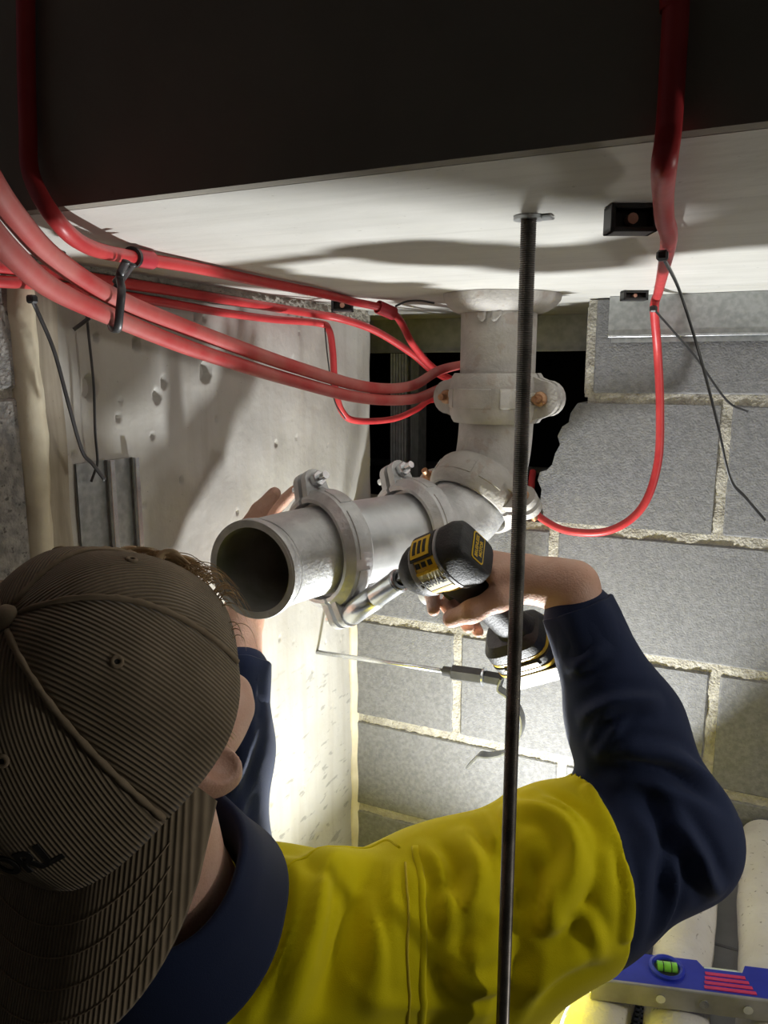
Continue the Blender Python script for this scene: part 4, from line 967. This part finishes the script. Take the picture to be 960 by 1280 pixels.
# right hand on the driver handle (tool coordinates: x to the nose, y to the left side, z up)
def dh(a, b, r1, r2, k=0.006): pr.append(cap_p(D_(*a), D_(*b), r1, r2, k))
WR = P(716, 733, 0.845)
pr.append(cap_p(CR, WR, 0.031, 0.028, 0.012))
wl_ = WR-O_; WRl = (wl_.dot(nx), wl_.dot(ly_), wl_.dot(uz))
fz = (-0.046, -0.066, -0.086, -0.104)
mcp = [(-0.004, -0.040, fz[0]+0.002), (-0.010, -0.043, fz[1]), (-0.014, -0.042, fz[2]), (-0.018, -0.039, fz[3])]
for i in range(4):
    pr.append(cap_p(WR, D_(*mcp[i]), 0.020, 0.0135, 0.016))
pr.append(cap_p(WR.lerp(D_(*mcp[1]), 0.25), D_(-0.044, -0.012, -0.075), 0.022, 0.017, 0.016))
pr.append(cap_p(WR.lerp(D_(*mcp[0]), 0.45), D_(-0.041, -0.004, -0.050), 0.018, 0.012, 0.014))
fr = [(.0106, .0098, .0090, .0080), (.0108, .0100, .0092, .0082), (.0104, .0096, .0088, .0078), (.0094, .0086, .0080, .0070)]
chains = [[mcp[0], (0.034, -0.034, fz[0]), (0.050, -0.008, fz[0]-0.002), (0.045, 0.017, fz[0]-0.004)],
          [mcp[1], (0.030, -0.034, fz[1]), (0.037, 0.004, fz[1]), (0.022, 0.027, fz[1]-0.001)],
          [mcp[2], (0.028, -0.034, fz[2]), (0.035, 0.004, fz[2]), (0.020, 0.027, fz[2]-0.001)],
          [mcp[3], (0.024, -0.033, fz[3]), (0.031, 0.004, fz[3]), (0.018, 0.025, fz[3])]]
for ch, r in zip(chains, fr):
    for i in range(3): dh(ch[i], ch[i+1], r[i], r[i+1], 0.004)
th = [(-0.054, -0.008, -0.088), (-0.038, 0.018, -0.068), (-0.008, 0.0325, -0.058), (0.022, 0.0325, -0.058)]
pr.append(cap_p(WR.lerp(D_(*th[0]), 0.35), D_(*th[0]), 0.021, 0.018, 0.016))
for i, (r1, r2) in enumerate(((.0185, .0148), (.0142, .0126), (.0126, .0106))): dh(th[i], th[i+1], r1, r2, 0.008)
# left hand behind the open pipe bend
WL = P(303, 775, 0.99)
pr.append(cap_p(CL, WL, 0.029, 0.026, 0.012))
lm = [P(322, 668, 1.055), P(336, 672, 1.07), P(345, 682, 1.08), P(348, 696, 1.08)]
for q in lm: pr.append(cap_p(WL, q, 0.019, 0.0125, 0.014))
lf = [[lm[0], P(338, 643, 1.085), P(352, 628, 1.095), P(368, 613, 1.10)], [lm[1], P(360, 650, 1.10), P(378, 634, 1.115), P(392, 622, 1.12)], [lm[2], P(372, 665, 1.10), P(388, 652, 1.125), P(402, 640, 1.14)], [lm[3], P(374, 686, 1.10), P(390, 676, 1.125), P(402, 668, 1.14)]]
for ch, r in zip(lf, fr):
    for i in range(3): pr.append(cap_p(ch[i], ch[i+1], r[i], r[i+1], 0.004))
lt = [P(302, 725, 1.015), P(300, 672, 1.015), P(324, 638, 1.02), P(343, 617, 1.02)]
pr.append(cap_p(WL, lt[0], 0.022, 0.018, 0.014))
for i, (r1, r2) in enumerate(((.017, .0135), (.0130, .0108), (.0108, .0092))): pr.append(cap_p(lt[i], lt[i+1], r1, r2, 0.006))
al = np.array([A3(L(a, b, c)) for a in (-0.5, 0.4) for b in (0.4, 1.15) for c in (-1.15, 0.0)])
V, Fb = nets(pr, al.min(0), al.max(0), 0.0024)
V = relax(V, Fb, 2, 0.5)
body = np_obj('body', V, Fb, 'skin', man)
# nails on the fingers that show
def nail(tip, prev, out, r, par=body):
    tip, prev, out = Vector(tip), Vector(prev), Vector(out); ax = (tip-prev).normalized(); o_ = (out-ax*out.dot(ax)).normalized(); sd = ax.cross(o_)
    v = []; f = []
    for i in range(5):
        for j in range(5):
            a = (i-2)/2*0.85; v.append(tip+ax*(-0.003+0.0018*j)+o_*(r*math.cos(a)+0.0006)+sd*(r*math.sin(a)))
    for i in range(4):
        for j in range(4): f.append((i*5+j, i*5+j+1, i*5+6+j, i*5+5+j))
    mkobj('nail', v, f, 'nail', par, True)
M['nail'] = mat('finger_nail', (0.72,0.48,0.40), (0.76,0.54,0.46), 60, 0.3)
nail(D_(*th[3]), D_(*th[2]), ly_-nx*0.0-uz*0.1, 0.0093)

# ---- shirt
sp_ = []
def sc(a, b, r1, r2, k=0.03): sp_.append(cap_p(a, b, r1, r2, k))
tx = (RT, FH, ZZ)
sp_.append(ell_p(L(-0.155, 0.69, -0.69), tx, (0.205, 0.118, 0.22), 0.05))
sc(L(-0.165, 0.675, -0.72), L(-0.165, 0.66, -1.0), 0.14, 0.15, 0.05)
sc(NB-ZZ*0.080+FH*0.01, SR+ZZ*0.002, 0.068, 0.083, 0.05); sc(NB-ZZ*0.080+FH*0.01, SL, 0.068, 0.083, 0.05)
MR = SR.lerp(ER, 0.55)
sc(SR, MR, 0.088, 0.092, 0.04); sc(MR, ER, 0.090, 0.072, 0.03)
sc(SR-ZZ*0.03+RT*0.07+FH*0.02, L(0.0, 0.72, -0.85), 0.078, 0.09, 0.05)
sc(ER, ER.lerp(CR, 0.5), 0.068, 0.060, 0.03); sc(ER.lerp(CR, 0.5), CR, 0.060, 0.041, 0.03)
sc(SL, EL, 0.085, 0.062, 0.04); sc(EL, EL.lerp(CL, 0.6), 0.058, 0.050, 0.03); sc(EL.lerp(CL, 0.6), CL, 0.050, 0.040, 0.03)
al = np.array([A3(L(a, b, c)) for a in (-0.52, 0.42) for b in (0.42, 1.05) for c in (-1.20, -0.15)])
V, Fs = nets(sp_, al.min(0), al.max(0), 0.0044)
V = relax(V, Fs, 3, 0.5)
tmp = BVHTree.FromPolygons([Vector(v) for v in V], [tuple(q) for q in Fs])
def hit(px, py):
    r = ray(px, py).normalized(); h = tmp.ray_cast(CAM, r); return h[0]
def fold(pxs, amp, w, taper=True):
    pts = [hit(*p) for p in pxs]; pts = [p for p in pts if p is not None]
    if len(pts) < 2: return
    c_ = cr(pts, 6); pp = np.array([A3(p) for p in c_])
    global V
    mn, mx = pp.min(0)-4*w, pp.max(0)+4*w
    sel = np.where(((V > mn) & (V < mx)).all(1))[0]
    if not len(sel): return
    q = V[sel]; best = np.full(len(sel), 1e9); tt = np.zeros(len(sel))
    for i in range(len(pp)-1):
        a, b = pp[i], pp[i+1]; ab = b-a; t = np.clip(((q-a)@ab)/max(ab@ab, 1e-12), 0, 1); d = np.linalg.norm(q-a-t[:, None]*ab, axis=1)
        u = d < best; best[u] = d[u]; tt[u] = (i+t[u])/(len(pp)-1)
    env = np.sin(np.pi*np.clip(tt*0.94+0.03, 0, 1))**0.6 if taper else 1.0
    prof = np.exp(-(best/(0.85*w))**1.35)-0.45*np.exp(-((best-1.7*w)/(0.8*w))**2)
    V[sel] += NRM[sel]*(1.55*amp*env*prof)[:, None]
NRM = vnorm(V, Fs)
w_ = V@np.array([[13.0, 5, 2], [-4, 15, 6], [7, -3, 18]])
V += NRM*(0.0022*np.sin(w_[:, 0]+1.5*np.sin(w_[:, 1]*0.7))*np.sin(w_[:, 1]+np.sin(w_[:, 2])))[:, None]
rg = 1-np.abs(np.sin(V@np.array([19.0, 8.0, 23.0])+1.8*np.sin(V@np.array([9.0, -14.0, 6.0]))+0.7*np.sin(V@np.array([-31.0, 12.0, 17.0]))))
rm = np.clip(np.sin(V@np.array([7.0, 11.0, -5.0])+1.0)*np.sin(V@np.array([-6.0, 9.0, 12.0])), 0, 1)
V += NRM*(0.0042*rg**3*rm)[:, None]
# navy sleeve
fold([(716, 838), (752, 812), (800, 803), (838, 808)], 0.006, 0.008)
fold([(728, 898), (768, 878), (820, 876), (868, 898)], 0.007, 0.009)
fold([(735, 930), (750, 905), (770, 885)], 0.004, 0.006); fold([(745, 945), (765, 915), (785, 890)], 0.004, 0.006)
fold([(812, 820), (846, 865), (880, 925), (905, 985), (912, 1010)], 0.007, 0.010)
fold([(748, 962), (800, 958), (852, 972), (900, 1005)], -0.007, 0.010); fold([(790, 940), (840, 945), (885, 975)], 0.006, 0.009)
fold([(835, 1022), (868, 1060), (885, 1098), (898, 1118)], 0.008, 0.010); fold([(856, 1052), (842, 1085), (838, 1120), (822, 1165)], 0.007, 0.009)
fold([(800, 990), (830, 1030), (845, 1075)], -0.006, 0.012); fold([(810, 1030), (808, 1080), (795, 1130)], 0.004, 0.014)
# yellow back and shoulder
fold([(548, 1018), (578, 1050), (596, 1092), (585, 1132), (555, 1146)], 0.010, 0.013)
fold([(640, 1010), (690, 1018), (716, 1052), (712, 1100), (692, 1142), (705, 1152)], 0.010, 0.012)
fold([(612, 1000), (640, 1055), (650, 1120), (648, 1200)], -0.010, 0.016); fold([(660, 1180), (700, 1120), (735, 1075)], 0.006, 0.013)
fold([(655, 1235), (700, 1200), (752, 1180)], 0.007, 0.014); fold([(575, 1280), (590, 1200), (600, 1150)], 0.006, 0.018)
fold([(480, 1048), (432, 1066), (404, 1100), (388, 1170), (350, 1278)], 0.012, 0.020); fold([(395, 1070), (352, 1090), (322, 1130), (270, 1205), (200, 1270)], 0.011, 0.018)
fold([(440, 1110), (425, 1190), (405, 1278)], -0.012, 0.026); fold([(345, 1150), (300, 1215), (265, 1278)], -0.009, 0.018)
fold([(360, 1075), (372, 1105), (368, 1140)], 0.006, 0.010); fold([(620, 1278), (640, 1240), (655, 1180)], -0.006, 0.012)
fold([(735, 985), (768, 1040), (785, 1110), (782, 1170)], 0.003, 0.006, False)
for pts_, am_, w_2 in (([(530, 1060), (552, 1090), (560, 1140), (552, 1200)], 0.006, 0.009), ([(600, 1020), (622, 1062), (628, 1110)], 0.007, 0.008), ([(660, 990), (690, 1002), (728, 1030), (748, 1070)], 0.005, 0.007),
        ([(560, 1210), (590, 1230), (640, 1225)], 0.006, 0.010), ([(455, 1120), (470, 1180), (466, 1250)], 0.005, 0.009), ([(380, 1110), (362, 1160), (322, 1230), (300, 1279)], 0.007, 0.010), ([(420, 1070), (408, 1120), (396, 1190)], -0.006, 0.009),
        ([(300, 1160), (262, 1205), (215, 1245)], 0.006, 0.009), ([(490, 1080), (488, 1140), (492, 1220)], 0.003, 0.006), ([(672, 1060), (668, 1110), (676, 1160)], -0.007, 0.009), ([(720, 1130), (742, 1165), (748, 1195)], 0.004, 0.008), ([(752, 1000), (770, 1050), (776, 1100)], -0.003, 0.006)):
    fold(pts_, am_, w_2)
# left sleeve
fold([(312, 862), (296, 905), (300, 950)], 0.005, 0.007); fold([(318, 905), (300, 960), (288, 1010)], 0.006, 0.008); fold([(322, 840), (318, 880), (305, 915)], 0.003, 0.006); fold([(310, 985), (298, 1020), (280, 1040)], 0.005, 0.007)
V = relax(V, Fs, 1, 0.3)
me = np_mesh('shirt_all', V, Fs, (0, 0, 0))
def cut_shirt(keep_sign, name, m, grow):
    bm = bmesh.new(); bm.from_mesh(me)
    planes = [((SR.lerp(ER, 0.60)), (RT*0.96+FH*0.26-ZZ*0.06).normalized()), ((SL.lerp(EL, 0.40)), (EL-SL).normalized())]
    for co, no in planes: bmesh.ops.bisect_plane(bm, geom=bm.verts[:]+bm.edges[:]+bm.faces[:], plane_co=co, plane_no=no, dist=1e-6)
    def seg_d(c, a, b):
        ab = b-a; t = max(0, min(1, (c-a).dot(ab)/ab.dot(ab))); return (c-a-ab*t).length
    def side(c):
        if (c-CAM).dot(RT) > 0.02:
            if (c-planes[0][0]).dot(planes[0][1]) > 0: return 1
            if seg_d(c, ER, CR) < seg_d(c, SR, ER)-0.02: return 1
        if (c-planes[1][0]).dot(planes[1][1]) > 0 and (c-SL).length < 0.62 and (c-CAM).dot(FH) > 0.60 and (c-CAM).dot(RT) < -0.06 and ((c-SL).dot((EL-SL).normalized()) > 0) and (c-CAM).z > -0.60 and dist_seg(c) < 0.085: return 2
        return 0
    def dist_seg(c):
        best = 9
        for a, b in ((SL, EL), (EL, CL)):
            ab = b-a; t = max(0, min(1, (c-a).dot(ab)/ab.dot(ab))); best = min(best, (c-a-ab*t).length)
        return best
    dl_ = [f for f in bm.faces if side(f.calc_center_median()) != keep_sign]
    bmesh.ops.delete(bm, geom=dl_, context='FACES')
    bm.normal_update()
    if grow:
        for v in bm.verts: v.co = v.co+v.normal*grow
    org = ORG[man.name]
    for v in bm.verts: v.co -= org
    mm = bpy.data.meshes.new(name); bm.to_mesh(mm); bm.free()
    mm.polygons.foreach_set('use_smooth', [True]*len(mm.polygons)); mm.materials.append(M[m])
    return mm
shirt = bpy.data.objects.new('shirt', cut_shirt(0, 'shirt', 'hiviz', 0.0018)); C.objects.link(shirt); shirt.parent = man; ORG['shirt'] = ORG[man.name]
shirt['label'] = 'bright yellow shirt body'
md = shirt.modifiers.new('thickness', 'SOLIDIFY'); md.thickness = 0.0022; md.offset = -1
for k_, nm in ((1, 'right'), (2, 'left')):
    o = bpy.data.objects.new('sleeve', cut_shirt(k_, 'sleeve', 'navy', 0.0)); C.objects.link(o); o.parent = shirt; ORG[o.name] = ORG[man.name]; o['label'] = 'navy sleeve'
# cuffs
for C_, E_, r in ((CR, ER, 0.0425), (CL, EL, 0.0405)):
    ax = (C_-E_).normalized(); mb = MB(); prof = [(-0.050, r-0.004), (-0.048, r+0.0035), (-0.03, r+0.0025), (-0.004, r+0.001), (0.012, r-0.0005), (0.0135, r-0.002), (0.012, r-0.0038), (-0.03, r-0.003)]
    v, f = lathe(prof, C_, ax, seg=48, closed_prof=True); v = [p+(p-C_).normalized()*0.0012*math.sin(7*math.atan2((p-C_).dot(frame(ax)[1]), (p-C_).dot(frame(ax)[2]))) for p in v]
    o = mkobj('cuff', v, f, 'navy', shirt, True)
# collar
na = (G_(0, -0.02, -0.06)-NB).normalized(); ca_, cf, cs = frame(na, FH)          # cf to his front, cs to the side
mb = MB(); n = 64
prof = [(0.067, -0.030), (0.068, 0.004), (0.070, 0.028), (0.0735, 0.0325), (0.078, 0.029), (0.090, 0.000), (0.108, -0.040), (0.1095, -0.043), (0.1065, -0.044), (0.087, -0.004), (0.0745, 0.024), (0.0715, 0.0), (0.070, -0.030)]
for i in range(n+1):
    a = math.radians(18+324*i/n); fr_ = max(0.0, math.cos(a))          # a=0 front
    for r, h in prof:
        dr = 1+0.10*fr_; lift = 0.004*math.sin(3*a)
        hh = h-(0.030*fr_**2 if r > 0.085 and h < 0.02 else 0)
        rr2 = r*dr+(0.012*fr_**2 if r > 0.085 else 0)
        mb.v.append(NB+na*(0.050+hh+lift)-cf*0.006+cf*(rr2*math.cos(a)*1.02)+cs*(rr2*math.sin(a)*0.98))
k = len(prof)
for i in range(n):
    for j in range(k): mb.f.append((i*k+j, i*k+(j+1) % k, (i+1)*k+(j+1) % k, (i+1)*k+j))
mb.f += [tuple(range(k)), tuple(n*k+j for j in range(k-1, -1, -1))]
o = mb.build('collar', 'navy', shirt, True); o['label'] = 'navy folded collar'
# seams on the back
tmp = BVHTree.FromPolygons([Vector(v) for v in V], [tuple(q) for q in Fs])
def seam(pxs, r, m='hiviz', name='seam', off=0.002):
    pts = [hit(*p) for p in pxs]; pts = [p for p in pts if p]
    if len(pts) < 3: return
    pts = cr(pts, 8); pts2 = []
    for p in pts:
        loc, no, _, _ = tmp.find_nearest(p); pts2.append(loc+no*off)
    v, f = tube(pts2, r, 6, flat=0.45, hint=RT); mkobj(name, v, f, m, shirt, True)
seam([(508, 1034), (520, 1060), (526, 1110), (527, 1170), (526, 1230), (525, 1282)], 0.0042)
seam([(497, 1040), (507, 1080), (510, 1140), (508, 1200), (508, 1282)], 0.0012, 'stitch', 'stitching', 0.0026)
seam([(350, 1098), (390, 1068), (430, 1058), (475, 1056), (500, 1062)], 0.0018, 'hiviz', 'seam', 0.0022)

# ---- trousers and boots
tp = []
def tc(a, b, r1, r2, k=0.03): tp.append(cap_p(a, b, r1, r2, k))
hipR, hipL = L(-0.07, 0.65, -1.08), L(-0.26, 0.65, -1.08); knR, knL = L(-0.05, 0.67, -1.52), L(-0.30, 0.66, -1.52); anR, anL = L(-0.04, 0.63, -1.90), L(-0.32, 0.61, -1.90)
tc(PV, hipR, 0.135, 0.11); tc(PV, hipL, 0.135, 0.11)
for h_, k_, a_ in ((hipR, knR, anR), (hipL, knL, anL)): tc(h_, k_, 0.105, 0.08); tc(k_, a_, 0.078, 0.068)
al = np.array([A3(L(a, b, c)) for a in (-0.55, 0.2) for b in (0.4, 0.9) for c in (-2.0, -0.85)])
Vt, Ft = nets(tp, al.min(0), al.max(0), 0.009); np_obj('trousers', Vt, Ft, 'trouser', man)
for a_ in (anR, anL):
    bp2 = [cap_p(a_+ZZ*0.05, a_-ZZ*0.03, 0.052, 0.05, 0.02), cap_p(a_-ZZ*0.055+FH*0.02, a_-ZZ*0.06+FH*0.13, 0.042, 0.038, 0.03), cap_p(a_-ZZ*0.055, a_-ZZ*0.055-FH*0.03, 0.044, 0.042, 0.02)]
    Vb, Fb2 = nets(bp2, A3(a_)-0.25, A3(a_)+0.25, 0.008); Vb[:, 2] = np.maximum(Vb[:, 2], 0.002); np_obj('boot', Vb, Fb2, 'boot', man)

# ---- cap worn backwards (head coordinates: +y is the face, so the brim is at -y)
CA, CB, CH, CZ = 0.096, 0.112, 0.128, -0.002
def crown(phi, t, g=0.0):
    th_ = t*math.pi/2; rho = math.cos(th_)**0.72; ze = math.sin(th_)**1.02
    fr_ = max(0, -math.sin(phi)); ft_ = max(0, math.sin(phi))
    z0 = CZ-0.004*fr_+0.012*ft_
    x = (CA+g)*math.cos(phi)*rho; y = (CB+g)*math.sin(phi)*rho*(1+0.03*fr_); z = z0+(CH+g-(z0-CZ))*ze
    dent = 0.003*math.sin(3*phi+0.6)*math.sin(th_*2)+0.002*math.sin(5*phi+1+4*t)
    return H_(x*(1+dent/0.09), y*(1+dent/0.09), z+0.004*math.sin(2*phi+0.5)*math.cos(th_)*0)
mb = MB(); uvs = []; NP, NT = 14, 26
for p in range(6):
    c0 = math.radians(60*p+30-90); base = len(mb.v)
    for i in range(NP+1):
        ph = c0-math.radians(30)+math.radians(60)*i/NP
        for j in range(NT+1):
            t = j/NT*0.985
            op = math.cos(ph-math.radians(112))
            if op > 0.80: t0 = 0.30*(op-0.80)/0.2; t = t0+(0.985-t0)*j/NT
            puff = 0.0016*math.sin(math.pi*i/NP)
            mb.v.append(crown(ph, t, puff)); rho = math.cos(t*math.pi/2)**0.72; uvs.append((0.098*rho*math.sin(ph-c0), t))
    for i in range(NP):
        for j in range(NT):
            a = base+i*(NT+1)+j; mb.f.append((a, a+NT+1, a+NT+2, a+1))
cap = mkobj('cap', mb.v, mb.f, 'cord', man, True, uv=uvs); cap['label'] = 'brown corduroy cap worn backwards'
md = cap.modifiers.new('thickness', 'SOLIDIFY'); md.thickness = 0.0022; md.offset = -1
for p in range(6):
    ph = math.radians(60*p-90); pts = [crown(ph, t, 0.0004) for t in np.linspace(0.02 if math.cos(ph-math.radians(112)) < 0.8 else 0.28, 0.97, 30)]
    v, f = tube(pts, [0.0022+0.0004*math.sin(i*2.1) for i in range(30)], 8); mkobj('panel_seam', v, f, 'button', cap, True)
v, f = lathe([(-0.003, 0.0001), (-0.002, 0.0085), (0.001, 0.0098), (0.004, 0.0085), (0.0062, 0.005), (0.0068, 0.0001)], crown(0, 0.999)+HU*0.001, HU, seg=20); mkobj('top_button', v, f, 'button', cap, True)
for p in range(6):
    ph = math.radians(60*p+30-90); q = crown(ph, 0.55, 0.0018); nq = (crown(ph+0.02, 0.55)-crown(ph-0.02, 0.55)).cross(crown(ph, 0.57)-crown(ph, 0.53)).normalized()
    v, f = lathe([(0.0, 0.0016), (0.0010, 0.0018), (0.0014, 0.0030), (0.0008, 0.0042), (-0.0005, 0.0044), (-0.0005, 0.0016)], q, nq, seg=16, closed_prof=True); mkobj('eyelet', v, f, 'button', cap, True)
    v, f = lathe([(0.0, 0.0001), (0.0002, 0.0018)], q, nq, seg=10); mkobj('eyelet_hole', v, f, 'letter', cap)
# brim
mb = MB(); uvs = []; NB_, NS = 40, 16
for k in (0, 1):
    for i in range(NB_+1):
        u = -1+2*i/NB_; ph = math.radians(-90+u*74); e = crown(ph, 0.0); ln = 0.086*max(0.0, 1-abs(u)**4.5)**0.5
        rel = e-HC; x0, y0, z0 = rel.dot(HR)*0.975, rel.dot(HF)*0.975, rel.dot(HU)+0.006
        for j in range(NS+1):
            s_ = j/NS; x = x0*(1+0.05*s_); y = y0-ln*s_; z = z0-0.004-ln*s_*0.62-0.020*(x/0.085)**2*s_-(0.0025 if k else 0)
            mb.v.append(H_(x, y, z)); uvs.append((x, y))
nq = (NB_+1)*(NS+1)
for i in range(NB_):
    for j in range(NS):
        a = i*(NS+1)+j; mb.f.append((a, a+1, a+NS+2, a+NS+1)); mb.f.append((nq+a, nq+a+NS+1, nq+a+NS+2, nq+a+1))
    a = i*(NS+1)+NS; mb.f.append((a, nq+a, nq+a+NS+1, a+NS+1))
brim = mkobj('brim', mb.v, mb.f, 'cord', cap, True, uv=uvs)
for s_ in (0.25, 0.45, 0.65, 0.85):
    pts = [mb.v[i*(NS+1)+int(s_*NS)]+HU*0.0006 for i in range(3, NB_-2)]
    v, f = tube(pts, 0.0005, 5); mkobj('stitch_row', v, f, 'button', cap, True)
tv, tf = text_mesh('ORL', 0.020, 0.0009, 0.0006)
def onto(q):
    ph = math.radians(-72)+q.x*1.15/0.1; t = 0.20+q.y/0.16
    p0_ = crown(ph, t, 0.0012+q.z); return p0_
mkobj('lettering', [onto(q) for q in tv], tf, 'letter', cap)
# strap across the forehead opening
pts = [crown(math.radians(a), 0.02, 0.001) for a in range(72, 153, 5)]
v, f = tube(pts, 0.008, 8, flat=0.16, hint=HU); mkobj('strap', v, f, 'button', cap, True)
# ---- hair showing in the opening and round the ear
mb = MB()
def lock(a, ln, r, sw, up_, n=4):
    ph = math.radians(a); t0 = random.uniform(0.0, 0.28)*max(0, math.cos(ph-math.radians(112)))**3
    b = crown(ph, t0, -0.005); out = (b-HC); out = (out-HU*out.dot(HU)).normalized(); side = HU.cross(out)
    p1 = b+out*ln*0.30+HU*ln*0.22*up_-side*ln*0.15*sw; p2 = b+out*ln*0.42+HU*ln*0.10*up_-side*ln*0.55*sw; p3 = b+out*ln*0.30-HU*ln*0.22-side*ln*1.0*sw
    v, f = tube(cr([b, p1, p2, p3], 4), [r, r*1.1, r*0.8, r*0.12], n, flat=0.6); mb.add(v, f)
for k in range(70): lock(random.uniform(88, 150), random.uniform(0.026, 0.038), random.uniform(0.0022, 0.0042), random.uniform(0.5, 1.0), random.uniform(0.2, 0.8), 6)
for k in range(700): lock(random.gauss(112, 22), random.uniform(0.022, 0.042), random.uniform(0.0003, 0.0006), random.uniform(0.2, 1.1), random.uniform(0.0, 1.0), 3)
for k in range(90):                               # short sideburn in front of the ear
    b = G_(0.070+random.uniform(-0.004, 0.002), random.uniform(0.012, 0.03), random.uniform(-0.035, 0.01)); v, f = tube([b, b+KR*0.004-HU*0.005, b+KR*0.003-HU*0.012], [0.0006, 0.0005, 0.0002], 3); mb.add(v, f)
o = mb.build('hair', 'hair', man, True); o['kind'] = 'stuff'; o['label'] = 'light brown hair sticking out under the cap'
